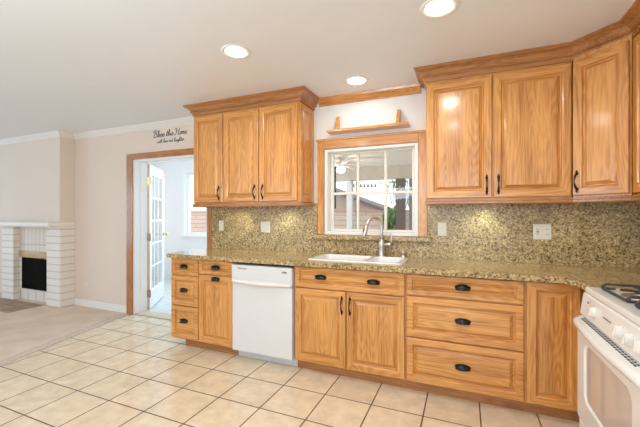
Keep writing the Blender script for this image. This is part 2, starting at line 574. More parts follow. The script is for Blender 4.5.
def wall_holes(bm, a0, a1, z0, z1, b0, b1, holes, axis='x'):
    """a wall slab along x (or y), thickness b0..b1, with rectangular holes (a0, z0, a1, z1) and reveals"""
    A = sorted(set([a0, a1] + [h[0] for h in holes] + [h[2] for h in holes]))
    Z = sorted(set([z0, z1] + [h[1] for h in holes] + [h[3] for h in holes]))
    cache = {}

    def V(a, b, z):
        k = (round(a, 5), round(b, 5), round(z, 5))
        if k not in cache:
            cache[k] = bm.verts.new((a, b, z) if axis == 'x' else (b, a, z))
        return cache[k]

    def solid(i, j):
        if i < 0 or j < 0 or i >= len(A) - 1 or j >= len(Z) - 1:
            return False
        ca, cz = (A[i] + A[i + 1]) / 2, (Z[j] + Z[j + 1]) / 2
        return not any(h[0] < ca < h[2] and h[1] < cz < h[3] for h in holes)
    for i in range(len(A) - 1):
        for j in range(len(Z) - 1):
            if not solid(i, j):
                continue
            for b in (b0, b1):
                bm.faces.new([V(A[i], b, Z[j]), V(A[i + 1], b, Z[j]), V(A[i + 1], b, Z[j + 1]), V(A[i], b, Z[j + 1])])
            for di, dj, p, q in ((-1, 0, (i, j), (i, j + 1)), (1, 0, (i + 1, j), (i + 1, j + 1)), (0, -1, (i, j), (i + 1, j)), (0, 1, (i, j + 1), (i + 1, j + 1))):
                if not solid(i + di, j + dj):
                    bm.faces.new([V(A[p[0]], b0, Z[p[1]]), V(A[q[0]], b0, Z[q[1]]), V(A[q[0]], b1, Z[q[1]]), V(A[p[0]], b1, Z[p[1]])])


# ------------------------------------------------------------------ the room
CH = 2.44
XL, XR, YB = -8.6, 1.235, -6.0
WT = 0.16                                   # wall thickness
DX0, DX1, DZ = -3.953, -2.735, 2.005        # doorway
WX0, WX1, WZ0, WZ1 = -1.272, -0.378, 1.10, 1.932   # kitchen window
FBX0, FBX1, FBZ0, FBZ1 = -6.235, -5.50, 0.175, 0.65   # firebox mouth

bm = new_bm()
box(bm, XL, YB, -0.12, XR, WT, 0.0)
struct('floor', bm, M['tile'], 'beige square ceramic floor tiles with dark grout')

# carpet on the family-room side; its edge runs slightly aslant to the tiles
ex = lambda y: -4.029 + (0.022 - y) * (0.373 / 1.532)
bm = new_bm()
prism(bm, [(XL, YB), (ex(YB) - .10, YB), (ex(0) - .10, 0), (XL, 0)], 0.0005, 0.009)
obj('carpet', bm, M['carpet'], origin=(0, 0, 0), label='beige carpet of the family room in front of the fireplace', cat='carpet')
bm = new_bm()
prism(bm, [(ex(YB) - .10, YB), (ex(YB) + .006, YB), (ex(0) + .006, 0), (ex(0) - .10, 0)], 0.0005, 0.007)
struct('trim_1', bm, M['strip'], 'grey speckled raw strip between the carpet and the tiles')

bm = new_bm()
box(bm, XL, YB, CH, XR, WT, CH + 0.12)
struct('ceiling', bm, M['ceiling'], 'white ceiling with downlights')

bm = new_bm()
wall_holes(bm, XL, DX1 + .06, 0, CH, 0.0, WT, [(DX0, 0.0, DX1, DZ), (FBX0, FBZ0, FBX1, FBZ1)])
struct('wall_back', bm, M['wall'], 'pale warm wall with the doorway and the fireplace')
bm = new_bm()
wall_holes(bm, DX1 + .06, XR + .15, 0, CH, 0.0, WT, [(WX0, WZ0, WX1, WZ1)])
struct('wall_sink', bm, M['kwall'], 'white wall behind the sink with the window')
bm = new_bm()
box(bm, XR, YB, 0, XR + .15, 0, CH)
struct('wall_right', bm, M['kwall'])
bm = new_bm()
wall_holes(bm, YB, 0.0, 0, CH, XL - .15, XL, [(-3.8, 0.45, -1.4, 2.25)], 'y')
struct('wall_left', bm, M['wall'])
bm = new_bm()
wall_holes(bm, XL, XR, 0, CH, YB - .15, YB, [(-2.7, 0.4, 0.9, 2.3), (-6.5, 0.4, -3.9, 2.3)])
struct('wall_rear', bm, M['kwall'])

# chimney breast over the fireplace
BX0, BX1, BY = -6.585, -5.137, -0.20
bm = new_bm()
box(bm, BX0, BY, 1.19, BX1, 0.0, CH)
struct('wall_chimney', bm, M['wall'], 'pale plastered chimney breast over the mantel')

# white cornice along wall and chimney breast
CORN = [(0, CH), (0, CH - .072), (.010, CH - .072), (.014, CH - .058), (.040, CH - .030), (.052, CH - .016), (.056, CH - .0008)]
bm = new_bm()
sweep(bm, [(XL, 0), (BX0, 0), (BX0, BY), (BX1, BY), (BX1, 0), (-2.655, 0)], CORN)
struct('trim_2', bm, M['cornice'], 'white cornice along the family room wall')
bm = new_bm()
box(bm, BX1, -0.014, 0, -4.062, 0, 0.085, 0.003)
box(bm, BX1, -0.009, 0.085, -4.062, 0, 0.10, 0.003)
struct('baseboard_back', bm, M['white'], 'white baseboard beside the fireplace')
bm = new_bm()
sweep(bm, [(-1.33, 0), (-0.355, 0)], [(0, CH), (0, CH - .075), (.010, CH - .075), (.016, CH - .06), (.046, CH - .02), (.052, CH - .0008)])
struct('trim_3', bm, OAKH, 'oak cornice strip above the kitchen window')

# oak casing and white jamb of the doorway
bm = new_bm()
box(bm, -4.062, -0.020, 0, DX0, 0, DZ + .075, 0.004, 0)
box(bm, DX1, -0.020, 0, -2.662, 0, DZ + .075, 0.004, 0)
box(bm, DX0, -0.019, DZ, DX1, 0, DZ + .075, 0.004, 1)
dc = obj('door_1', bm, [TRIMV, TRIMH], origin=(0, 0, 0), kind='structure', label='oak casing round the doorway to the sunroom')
bm = new_bm()
box(bm, DX0, -0.004, 0, DX0 + .022, WT + .03, DZ)
box(bm, DX0 + .022, 0.085, 0, DX0 + .036, 0.115, DZ - .022)
box(bm, DX1 - .022, -0.004, 0, DX1, WT + .03, DZ)
box(bm, DX0 + .022, -0.004, DZ - .022, DX1 - .022, WT + .03, DZ)
box(bm, DX0 + .036, 0.085, DZ - .036, DX1 - .022, 0.115, DZ - .022)
struct('trim_4', bm, M['white'], 'white door jamb inside the oak casing')
bm = new_bm()
box(bm, DX0, 0.0, 0, DX1, WT + .03, 0.014, 0.005)
struct('trim_5', bm, plain('threshold_wood', (0.60, 0.50, 0.36), 0.4), 'pale threshold under the doorway')

# ---- kitchen window: oak trim, jamb, sash grid, panes
bm = new_bm()
box(bm, -1.345, -0.022, 1.10, WX0 - .004, 0, 2.02, 0.004, 0)
box(bm, WX1 + .004, -0.022, 1.10, -0.300, 0, 2.02, 0.004, 0)
box(bm, WX0 - .004, -0.021, WZ1 + .004, WX1 + .004, 0, 2.02, 0.004, 1)
box(bm, -1.355, -0.034, 2.015, -0.292, 0, 2.035, 0.004, 1)
win = obj('window_1', bm, [OAK, OAKH], origin=(0, 0, 0), kind='structure', label='oak framed kitchen window over the sink')
bm = new_bm()
J = 0.010
box(bm, WX0, -0.012, WZ0, WX0 + .030, WT, WZ1, 0.003)
box(bm, WX1 - .030, -0.012, WZ0, WX1, WT, WZ1, 0.003)
box(bm, WX0 + .030, -0.012, WZ1 - .026, WX1 - .030, WT, WZ1, 0.003)
box(bm, WX0 + .030, -0.012, WZ0, WX1 - .030, WT, WZ0 + .030, 0.003)
obj('window_frame', bm, M['vinyl'], win, origin=(0, 0, 0))
gx0, gx1, gz0, gz1 = WX0 + .030, WX1 - .030, WZ0 + .030, WZ1 - .026
bm = new_bm()
ys0, ys1 = 0.070, 0.100
box(bm, gx0, ys0, gz0, gx0 + .034, ys1, gz1, 0.004)
box(bm, gx1 - .034, ys0, gz0, gx1, ys1, gz1, 0.004)
box(bm, gx0 + .034, ys0, gz0, gx1 - .034, ys1, gz0 + .022, 0.004)
box(bm, gx0 + .034, ys0, gz1 - .016, gx1 - .034, ys1, gz1, 0.004)
for xm in (-0.958, -0.686):
    box(bm, xm - .013, ys0 + .004, gz0 + .02, xm + .013, ys1 - .004, gz1 - .014, 0.004)
box(bm, gx0 + .03, ys0 + .005, 1.490, gx1 - .03, ys1 - .005, 1.516, 0.004)
obj('window_sash', bm, M['cream'], win, origin=(0, 0, 0))
bm = new_bm()
box(bm, gx0 + .03, 0.083, gz0 + .02, gx1 - .03, 0.087, gz1 - .014)
obj('pane', bm, M['glass'], win, origin=(0, 0, 0))

# ------------------------------------------------------------------ sunroom beyond the doorway
bm = new_bm()
box(bm, -6.2, WT, -0.12, -2.5, 2.2, 0.0)
struct('floor_sunroom', bm, M['porch_tile'], 'pale grey tiled floor of the sunroom')
bm = new_bm()
box(bm, -6.2, WT, CH, -2.5, 2.2, CH + .1)
struct('ceiling_sunroom', bm, M['porch'])
W2 = (-5.10, 0.91, -3.30, 2.12)
bm = new_bm()
wall_holes(bm, -6.2, -2.5, 0, CH, 2.05, 2.2, [W2])
struct('wall_sunroom', bm, M['porch'], 'white far wall of the sunroom')
bm = new_bm()
wall_holes(bm, WT, 2.05, 0, CH, -6.2, -6.08, [(0.4, 0.3, 1.8, 2.2)], 'y')  # side opening added out of view for the fill lamp
struct('wall_sunroom_left', bm, M['porch'])
bm = new_bm()
box(bm, -2.62, WT, 0, -2.5, 2.05, CH)
struct('wall_sunroom_right', bm, M['porch'])
bm = new_bm()
box(bm, W2[0] - .07, 2.03, W2[1] - .07, W2[0], 2.05, W2[3] + .07, 0.004)
box(bm, W2[2], 2.03, W2[1] - .07, W2[2] + .07, 2.05, W2[3] + .07, 0.004)
box(bm, W2[0], 2.03, W2[3], W2[2], 2.05, W2[3] + .07, 0.004)
box(bm, W2[0] - .09, 1.99, W2[1] - .05, W2[2] + .09, 2.05, W2[1], 0.004)
w2 = struct('window_2', bm, M['vinyl'], 'white framed window of the sunroom seen through the doorway')
bm = new_bm()
for xm in (W2[0] + .02, -4.2, W2[2] - .02):
    box(bm, xm - .022, 2.09, W2[1], xm + .022, 2.13, W2[3])
for zm in (W2[1] + .02, W2[3] - .02):
    box(bm, W2[0] + .042, 2.092, zm - .02, W2[2] - .042, 2.128, zm + .02)
obj('window_sash', bm, M['vinyl'], w2, origin=(0, 0, 0))
bm = new_bm()
box(bm, W2[0] + .03, 2.108, W2[1] + .03, W2[2] - .03, 2.112, W2[3] - .03)
obj('pane', bm, M['glass'], w2, origin=(0, 0, 0))
bm = new_bm()
box(bm, -6.08, 2.036, 0, W2[2] + .6, 2.05, 0.09, 0.003)
struct('baseboard_sunroom', bm, M['white'])
t = thing('sunroom_fill_light', (-3.7, 1.1, CH), 'added unseen round fill light on the sunroom ceiling', 'light')  # lamp put in above the door head, only to brighten this room
bm = new_bm()
lathe(bm, (-3.7, 1.1, CH), [(.19, 0), (.19, -.02), (.17, -.03)])
obj('rim', bm, M['white'], t)
bm = new_bm()
lathe(bm, (-3.7, 1.1, CH), [(.165, -.028), (.14, -.06), (.08, -.08), (.01, -.085)])
obj('diffuser', bm, emit('fill_diffuser', (1, 1, 1), 1.5), t)
pl = bpy.data.lights.new('sunroom_fill_lamp', 'POINT')
pl.energy = 3
pl.shadow_soft_size = .15
pl.color = (0.95, 0.98, 1.0)
plo = bpy.data.objects.new('sunroom_fill_lamp', pl)
plo.parent = t
plo.location = (0, 0, -.22)
COL.objects.link(plo)

# open white french door, hinged on the left jamb and swung into the sunroom
dang = math.atan2(0.68, -0.48)
t = thing('french_door', (-3.925, 0.195, 0.012), 'open white french door with small panes standing in the sunroom doorway', 'door', rotz=dang)
DW, DH, DT = 0.83, 1.965, 0.044
st, rl = 0.115, 0.13
bm = new_bm()
box(bm, 0.004, -DT / 2, 0, st, DT / 2, DH, 0.003)
box(bm, DW - st, -DT / 2, 0, DW, DT / 2, DH, 0.003)
box(bm, st, -DT / 2, 0, DW - st, DT / 2, 0.24, 0.003)
box(bm, st, -DT / 2, DH - rl, DW - st, DT / 2, DH, 0.003)
gw, gh = DW - 2 * st, DH - rl - .24
for k in (1, 2):
    x = st + gw * k / 3
    box(bm, x - .013, -DT / 2 + .014, .24, x + .013, DT / 2 - .014, DH - rl, 0.003)
for k in range(1, 5):
    z = .24 + gh * k / 5
    box(bm, st, -DT / 2 + .0145, z - .013, DW - st, DT / 2 - .0145, z + .013, 0.003)
obj('door_leaf', bm, M['vinyl'], t, raw=True)
bm = new_bm()
box(bm, st - .01, -.002, .23, DW - st + .01, .002, DH - rl + .01)
obj('pane', bm, M['glass'], t, raw=True)
bm = new_bm()
box(bm, -0.002, -DT / 2 + .001, 0.002, 0.004, DT / 2 - .001, DH - .002)
obj('door_edge', bm, M['edge_wood'], t, raw=True, label='bare wooden hinge edge')
for k, z in enumerate((0.22, 0.98, 1.74)):
    bm = new_bm()
    box(bm, -0.006, -DT / 2 - .012, z - .05, 0.0, DT / 2 - .004, z + .05)
    tube(bm, [(-.004, -DT / 2 - .008, z - .052), (-.004, -DT / 2 - .008, z + .052)], .007, 8)
    obj('hinge', bm, M['brass'] if k == 2 else M['dark_brass'], t, raw=True)
bm = new_bm()
for s in (-1, 1):
    lathe(bm, (DW - .06, s * DT / 2, 0.98), [(.028, 0), (.028, .006), (.010, .010), (.010, .035), (.024, .042), (.027, .055), (.020, .066), (.004, .069)], 16, mx=Matrix.Rotation(-s * PI / 2, 3, 'X'))
obj('door_knob', bm, M['brass'], t, raw=True, label='brass knob')
bm = new_bm()
box(bm, DW - .055, -DT / 2 - .014, DH - .13, DW - .035, -DT / 2, DH - .005)
obj('flush_bolt', bm, M['brass'], t, raw=True, label='brass bolt near the top')

# ------------------------------------------------------------------ patio seen through the kitchen window
bm = new_bm()
box(bm, -9.5, 2.2, -0.14, -2.5, 9, -0.02)
box(bm, -2.5, WT, -0.14, 6.5, 9, -0.02)
struct('ground', bm, M['dirt'])
bm = new_bm()
box(bm, -2.5, WT, -0.02, 4.0, 4.5, 0.0)
struct('floor_patio', bm, M['concrete'])
bm = new_bm()
box(bm, -2.75, WT, 2.33, 4.0, 4.6, 2.45)
struct('ceiling_patio', bm, M['patio_ceiling'], 'pale boarded patio ceiling seen through the window')
bm = new_bm()
box(bm, -4.6, 4.12, 2.06, 4.0, 4.28, 2.33)
struct('beam', bm, M['patio_beam'], 'beige beam along the far edge of the patio roof')
bm = new_bm()
box(bm, -1.335, 4.13, 0, -1.155, 4.27, 2.06, 0.006)
obj('patio_post', bm, M['post_brown'], label='brown square post holding the patio beam', cat='post')
bm = new_bm()
box(bm, -1.12, 4.50, 0, -1.02, 4.60, 2.33, 0.006)
obj('patio_post', bm, M['post_grey'], label='slim blue-grey post right behind the brown patio post', cat='post')
bm = new_bm()
box(bm, -2.44, 4.14, 0, -2.31, 4.26, 2.06, 0.006)
obj('patio_post', bm, M['post_white'], label='white patio post at the left of the kitchen window view', cat='post')
bm = new_bm()
box(bm, -2.225, 4.15, 0, -2.165, 4.21, 2.06, 0.004)
obj('patio_post', bm, M['post_brown'], label='thin brown post beside the white patio post', cat='post')
bm = new_bm()
tube(bm, [(-2.395, 3.3, 1.42), (-2.395, 3.3, 2.33)], .016, 8)
obj('hanging_rod', bm, M['black'], label='thin black rod hanging at the left edge of the window', cat='rod')

# string of little lamps hung below the beam
t = thing('light_string', (-1.75, 4.05, 1.96), 'string of small amber lamps hung under the patio beam', 'string lights')
bm = new_bm()
pts = [(-2.30 + 1.0 * k / 20, 4.05, 1.975 - .018 * math.sin(PI * k / 20)) for k in range(21)]
tube(bm, pts, .006, 6)
for xe in (-2.30, -1.30):
    tube(bm, [(xe, 4.05, 1.975), (xe, 4.05, 2.05), (xe, 4.13, 2.075)], .004, 6)
obj('cord', bm, M['cord'], t)
for k in range(12):
    x = -2.24 + .08 * k
    bm = new_bm()
    z = 1.965 - .018 * math.sin(PI * (x + 2.3))
    lathe(bm, (x, 4.05, z), [(.010, 0), (.014, -.012), (.027, -.030), (.027, -.050), (.012, -.062)], 10)
    obj('bulb', bm, M['bulb'] if k in (7, 8, 10) else plain('amber_glass', (0.42, 0.26, 0.14), 0.2), t)

# ceiling fan
FC = Vector((-2.08, 2.75, 2.33))
t = thing('ceiling_fan', FC, 'white ceiling fan with a lit globe seen through the kitchen window', 'fan')
bm = new_bm()
lathe(bm, FC, [(.06, 0), (.06, -.03), (.02, -.035), (.02, -.08), (.09, -.085), (.10, -.11), (.09, -.16), (.04, -.165)], 20)
obj('motor', bm, M['white'], t)
for k in range(5):
    a = 0.30 + 2 * PI * k / 5
    mx = Matrix.Translation(FC + Vector((0, 0, -.12))) @ Matrix.Rotation(a, 4, 'Z') @ Matrix.Rotation(.2, 4, 'X')
    bm = new_bm()
    poly = [(.10, -.025), (.22, -.06), (.64, -.070), (.69, -.045), (.69, .045), (.64, .070), (.22, .06), (.10, .025)]
    lo, hi = prism(bm, poly, -.005, .005)
    for v in lo + hi:
        v.co = mx @ v.co
    obj('blade', bm, M['white'], t)
bm = new_bm()
lathe(bm, FC, [(.035, -.165), (.07, -.185), (.085, -.22), (.07, -.255), (.03, -.272), (.004, -.275)], 20)
obj('globe', bm, emit('fan_globe', (1.0, .88, .66), 5.0), t, label='glowing glass globe')
fl = bpy.data.lights.new('fan_lamp', 'POINT')
fl.energy = 14
fl.shadow_soft_size = .12
fl.color = (1.0, .90, .74)
flo = bpy.data.objects.new('fan_lamp', fl)
flo.parent = t
flo.location = (0, 0, -.40)
COL.objects.link(flo)

# fence, neighbour's house, shrubs
t = thing('fence', (-2.5, 6.0, -0.02), 'weathered board fence with red-brown cap across the yard', 'fence')
bm = new_bm()
box(bm, -9.3, 6.0, -0.02, 6.3, 6.05, 1.38)
obj('board_panel', bm, M['fence'], t)
bm = new_bm()
box(bm, -9.3, 5.96, 1.38, 6.3, 6.09, 1.42, 0.004)
obj('cap_rail', bm, M['fence_cap'], t, label='red-brown cap rail')
for k in range(7):
    bm = new_bm()
    x = -8.9 + 2.4 * k
    box(bm, x, 6.05, -0.02, x + .09, 6.14, 1.38)
    obj('post', bm, M['fence'], t)

t = thing('neighbor_house', (-4.4, 7.3, -0.02), "neighbour's beige house with sloping grey roof behind the fence", 'house')
bm = new_bm()
pv = [(-7.2, -0.02), (-2.2, -0.02), (-2.2, 1.40), (-4.9, 2.40), (-7.2, 1.55)]
lo = [bm.verts.new((x, 7.0, z)) for x, z in pv]
hi = [bm.verts.new((x, 8.6, z)) for x, z in pv]
bm.faces.new(lo)
bm.faces.new(hi)
for i in range(5):
    bm.faces.new((lo[i], lo[(i + 1) % 5], hi[(i + 1) % 5], hi[i]))
obj('wall', bm, M['house_wall'], t)
for a, b in (((-1.95, 1.33), (-4.9, 2.42)), ((-4.9, 2.42), (-7.5, 1.46))):
    bm = new_bm()
    vs = []
    for y in (6.8, 8.7):
        for (x, z) in (a, b):
            for dz in (0, .07):
                vs.append(bm.verts.new((x, y, z + dz)))
    for f in ((0, 1, 3, 2), (4, 5, 7, 6), (0, 2, 6, 4), (1, 3, 7, 5), (0, 1, 5, 4), (2, 3, 7, 6)):
        bm.faces.new([vs[i] for i in f])
    obj('roof', bm, M['roof'], t)


def shrub(name, c, rx, rz, label, mat, n=420, leaf=.075, seed=1):
    rnd = random.Random(seed)
    t = thing(name, (c[0], c[1], -0.02), label, 'shrub')
    bm = new_bm()
    for k in range(n):
        d = Vector((rnd.gauss(0, 1), rnd.gauss(0, 1), rnd.gauss(0, 1))).normalized() * (rnd.random() ** .45)
        p = Vector((c[0] + d.x * rx, c[1] + d.y * rx, c[2] + d.z * rz))
        q = Matrix.Rotation(rnd.random() * 6.28, 3, 'Z') @ Matrix.Rotation(rnd.random() * 2.5, 3, 'X')
        s = leaf * (.6 + .8 * rnd.random())
        bm.faces.new([bm.verts.new(p + q @ Vector(v)) for v in ((0, -s, 0), (s * .4, 0, s * .12), (0, s, 0), (-s * .4, 0, s * .12))])
    obj('foliage', bm, mat, t)
    bm = new_bm()
    tube(bm, [(c[0], c[1], -0.02), (c[0] + .03, c[1], c[2] * .5), (c[0], c[1] + .02, c[2])], [.03, .022, .01], 8)
    for k in range(5):
        a = k * 1.3
        tube(bm, [(c[0], c[1], c[2] * .45), (c[0] + .5 * rx * math.cos(a), c[1] + .5 * rx * math.sin(a), c[2] + .3 * rz)], [.015, .006], 6)
    obj('stem', bm, M['bark'], t)
    return t


shrub('shrub', (-1.62, 5.3, 1.05), .29, .45, 'green shrub against the fence left of the brown patio post', M['leaf'], seed=3)
shrub('shrub', (-0.92, 5.35, 1.05), .27, .42, 'green shrub against the fence right of the grey patio post', M['leaf'], seed=5)
shrub('tree', (-1.75, 7.2, 2.0), .55, .5, 'pale leafy small tree rising behind the fence', M['leaf_pale'], n=260, seed=8)

# ------------------------------------------------------------------ fireplace
t = thing('fireplace', (-5.86, 0, 0.009), 'white painted block fireplace with mantel against the family room wall', 'fireplace')
RY = -0.110
PX = (-6.585, -6.27, -5.444, -5.137)
for a, b in ((PX[0], PX[1]), (PX[2], PX[3])):
    bm = new_bm()
    box(bm, a, BY, 0.009, b, 0.0, 1.125, 0.006)
    obj('pillar', bm, M['brick'], t)
bm = new_bm()
box(bm, PX[1], RY - .005, 0.75, PX[2], 0, 1.125)
obj('upper_surround', bm, M['stack'], t)
bm = new_bm()
box(bm, PX[1], RY - .005, 0.009, PX[2], 0, FBZ0)
obj('sill_tiles', bm, M['hearth_row'], t)
for a, b in ((PX[1], FBX0), (FBX1, PX[2])):
    bm = new_bm()
    box(bm, a, RY, FBZ0, b, 0, FBZ1)
    obj('side_tiles', bm, M['brick'], t)
bm = new_bm()
box(bm, PX[1], RY - .018, FBZ1, PX[2], 0, 0.75, 0.004)
obj('lintel', bm, M['lintel'], t, label='tan wooden lintel over the firebox')
bm = new_bm()
x0, x1, z0, z1 = FBX0 + .001, FBX1 - .001, FBZ0 + .001, FBZ1 - .001
xa, xb = x0 + .12, x1 - .12
F = [bm.verts.new(p) for p in ((x0, RY, z0), (x1, RY, z0), (x1, RY, z1), (x0, RY, z1), (xa, .42, z0), (xb, .42, z0), (xb, .42, z1), (xa, .42, z1))]
for f in ((4, 5, 6, 7), (0, 1, 5, 4), (3, 7, 6, 2), (0, 4, 7, 3), (1, 2, 6, 5)):
    bm.faces.new([F[i] for i in f])
obj('firebox', bm, M['black'], t)
bm = new_bm()
n = 60
ra, rb = [], []
for k in range(n + 1):
    x = FBX0 + .012 + (FBX1 - FBX0 - .024) * k / n
    y = RY + .012 + .008 * math.sin(k * 1.35)
    ra.append((bm.verts.new((x, y, FBZ0 + .008)), bm.verts.new((x, y, FBZ1 - .012))))
    rb.append((bm.verts.new((x, y + .004, FBZ0 + .008)), bm.verts.new((x, y + .004, FBZ1 - .012))))
for r in (ra, rb):
    for a, b in zip(r[:-1], r[1:]):
        bm.faces.new((a[0], b[0], b[1], a[1]))
for i in (0, 1):
    for k in range(n):
        bm.faces.new((ra[k][i], ra[k + 1][i], rb[k + 1][i], rb[k][i]))
obj('fire_screen', bm, M['screen'], t, label='black mesh curtain screen')
bm = new_bm()
box(bm, BX0 - .04, -0.35, 1.135, BX1 + .012, 0.0, 1.190, 0.006)
box(bm, BX0 - .01, -0.305, 1.118, BX1 + .004, 0.0, 1.137, 0.004)
obj('mantel_shelf', bm, M['mantel'], t)
bm = new_bm()
box(bm, -6.75, -0.62, 0.0092, -5.50, BY, 0.014, 0.002)
struct('trim_6', bm, M['hearth_tile'], 'flush brown hearth tiles before the fireplace')
bm = new_bm()
tube(bm, [(-6.72, -0.0, .42), (-6.72, -0.03, .42)], .012, 10)
obj('gas_valve', bm, M['iron'], label='small dark gas key plate on the wall left of the fireplace', cat='valve')

# ------------------------------------------------------------------ wall plates


def plate(x0, z0, x1, z1, label, devices, mat, y=0.0, group=None):
    t = thing('wall_plate' if 'switch' in label else 'outlet', ((x0 + x1) / 2, y, z0), label, 'switch' if 'switch' in label else 'outlet', group)
    bm = new_bm()
    box(bm, x0, y - .007, z0, x1, y, z1, .003)
    obj('cover', bm, mat, t)
    n = len(devices)
    for i, d in enumerate(devices):
        cx = x0 + (x1 - x0) * (i + .5) / n
        cz = (z0 + z1) / 2
        bm = new_bm()
        if d == 'rocker':
            box(bm, cx - .016, y - .011, cz - .033, cx + .016, y - .006, cz + .033, .002)
            obj('rocker', bm, mat, t)
        elif d == 'toggle':
            box(bm, cx - .005, y - .018, cz - .006, cx + .005, y - .006, cz + .014, .002)
            obj('toggle', bm, mat, t)
        else:
            box(bm, cx - .017, y - .010, cz - .034, cx + .017, y - .006, cz + .034, .002, 0)
            for dz in (-.019, .019):
                for dx in (-.006, .006):
                    box(bm, cx + dx - .0015, y - .0108, cz + dz - .005, cx + dx + .0015, y - .0098, cz + dz + .005, 0, 1)
            rc = obj('receptacle', bm, [mat, M['slot']], t)
            if d == 'gfci':
                bm = new_bm()
                box(bm, cx - .007, y - .012, cz - .006, cx + .007, y - .0098, cz + .006, .001)
                obj('reset_button', bm, M['red'], rc)
    return t


SYP = -0.0204
plate(-2.555, 1.115, -2.490, 1.230, 'almond single switch at the left end of the granite splash', ['rocker'], M['almond'], SYP)
plate(-2.000, 1.105, -1.885, 1.222, 'almond double plate with switch and outlet above the dishwasher', ['toggle', 'duplex'], M['plate_white'], SYP)
plate(-0.213, 1.112, -0.142, 1.228, 'almond single switch on the splash right beside the window', ['toggle'], M['plate_white'], SYP)
plate(0.492, 1.102, 0.612, 1.220, 'almond double outlet with red button on the splash near the stove', ['gfci', 'duplex'], M['plate_white'], SYP)
plate(-4.93, 0.28, -4.81, 0.35, 'small pale outlet low on the wall between fireplace and doorway', ['rocker'], plain('wall_coloured_plastic', (0.80, 0.73, 0.66), .4), 0.0)

# ------------------------------------------------------------------ lettering on the wall above the doorway
GL = {  # single-line script letters: strokes as point lists, x advance
    'B': ([[(.12, .0), (.22, .55), (.30, 1.0)], [(-.05, .72), (.05, .98), (.35, 1.05), (.60, .92), (.52, .66), (.28, .54), (.56, .46), (.62, .2), (.42, .0), (.12, -.02), (-.02, .10)]], .70),
    'l': ([[(0, .05), (.18, .45), (.26, .92), (.17, .98), (.10, .5), (.13, .06), (.26, .06)]], .25),
    'e': ([[(0, .06), (.10, .22), (.25, .30), (.22, .44), (.10, .40), (.07, .14), (.18, .02), (.32, .12)]], .31),
    's': ([[(0, .06), (.16, .40), (.22, .46), (.28, .16), (.18, .01), (.05, .05)], [(.20, .02), (.34, .10)]], .33),
    't': ([[(0, .06), (.12, .45), (.20, .82)], [(.20, .82), (.13, .3), (.16, .04), (.30, .10)], [(.02, .56), (.34, .60)]], .29),
    'h': ([[(0, .06), (.18, .5), (.25, .92), (.17, .98), (.11, .5), (.08, .0)], [(.09, .2), (.20, .40), (.28, .36), (.27, .08), (.40, .08)]], .38),
    'i': ([[(0, .06), (.11, .42)], [(.11, .42), (.09, .08), (.22, .08)], [(.14, .58), (.16, .62)]], .21),
    'H': ([[(-.05, .72), (.06, .98), (.22, .90), (.20, .45), (.10, .02), (-.05, .08)], [(.14, .48), (.4, .56), (.58, .55)], [(.74, 1.02), (.60, .6), (.52, .1), (.64, .02), (.78, .12)]], .78),
    'o': ([[(.20, .42), (.06, .34), (.04, .10), (.18, .02), (.29, .18), (.22, .42), (.36, .36)]], .34),
    'm': ([[(0, .36), (.06, .42), (.06, .02)], [(.06, .25), (.16, .42), (.22, .38), (.22, .02)], [(.22, .25), (.33, .42), (.40, .36), (.40, .08), (.50, .08)]], .50),
    'w': ([[(0, .40), (.05, .08), (.14, .04), (.20, .36)], [(.20, .36), (.22, .06), (.32, .05), (.38, .40), (.46, .36)]], .46),
    'v': ([[(0, .40), (.10, .02), (.22, .42), (.30, .38)]], .29),
    'a': ([[(.24, .40), (.08, .36), (.04, .10), (.16, .03), (.25, .40)], [(.25, .40), (.25, .08), (.36, .08)]], .34),
    'n': ([[(0, .36), (.06, .42), (.06, .02)], [(.06, .25), (.18, .42), (.25, .36), (.25, .08), (.35, .08)]], .34),
    'd': ([[(.24, .40), (.08, .36), (.04, .10), (.16, .03), (.26, .40)], [(.30, .95), (.25, .4), (.25, .08), (.36, .08)]], .34),
    'u': ([[(0, .40), (.03, .08), (.14, .04), (.22, .40)], [(.22, .40), (.22, .08), (.33, .08)]], .32),
    'g': ([[(.24, .40), (.08, .36), (.04, .12), (.16, .05), (.25, .40)], [(.25, .40), (.22, -.3), (.08, -.36), (.06, -.2), (.34, .08)]], .33),
    'r': ([[(0, .06), (.08, .42), (.20, .40)], [(.20, .40), (.18, .08), (.28, .08)]], .27),
    ' ': ([], .26),
}


def script_line(bm, text, x0, x1, zbase, height, rad, y):
    total = sum(GL[c][1] for c in text)
    sx = (x1 - x0) / total
    x = 0.0
    for c in text:
        strokes, adv = GL[c]
        for st_ in strokes:
            P = [Vector((x0 + (x + p[0] + .10 * p[1]) * sx, y, zbase + p[1] * height)) for p in st_]
            pts = []
            for i in range(len(P) - 1):
                p0, p1, p2, p3 = P[max(0, i - 1)], P[i], P[i + 1], P[min(len(P) - 1, i + 2)]
                for k in range(5):
                    u = k / 5
                    pts.append(.5 * ((2 * p1) + (p2 - p0) * u + (2 * p0 - 5 * p1 + 4 * p2 - p3) * u * u + (3 * p1 - p0 - 3 * p2 + p3) * u ** 3))
            pts.append(P[-1])
            tube(bm, pts, rad, 5)
        x += adv


t = thing('wall_lettering', (-3.33, 0, 2.17), 'black script wall lettering above the oak doorway', 'lettering')
bm = new_bm()
script_line(bm, 'Bless this Home', -3.60, -3.05, 2.262, 0.080, 0.0030, -0.002)
obj('first_line', bm, M['ink'], t)
bm = new_bm()
script_line(bm, 'with love and laughter', -3.535, -3.095, 2.185, 0.052, 0.0018, -0.002)
obj('second_line', bm, M['ink'], t)

# ------------------------------------------------------------------ cabinet hardware


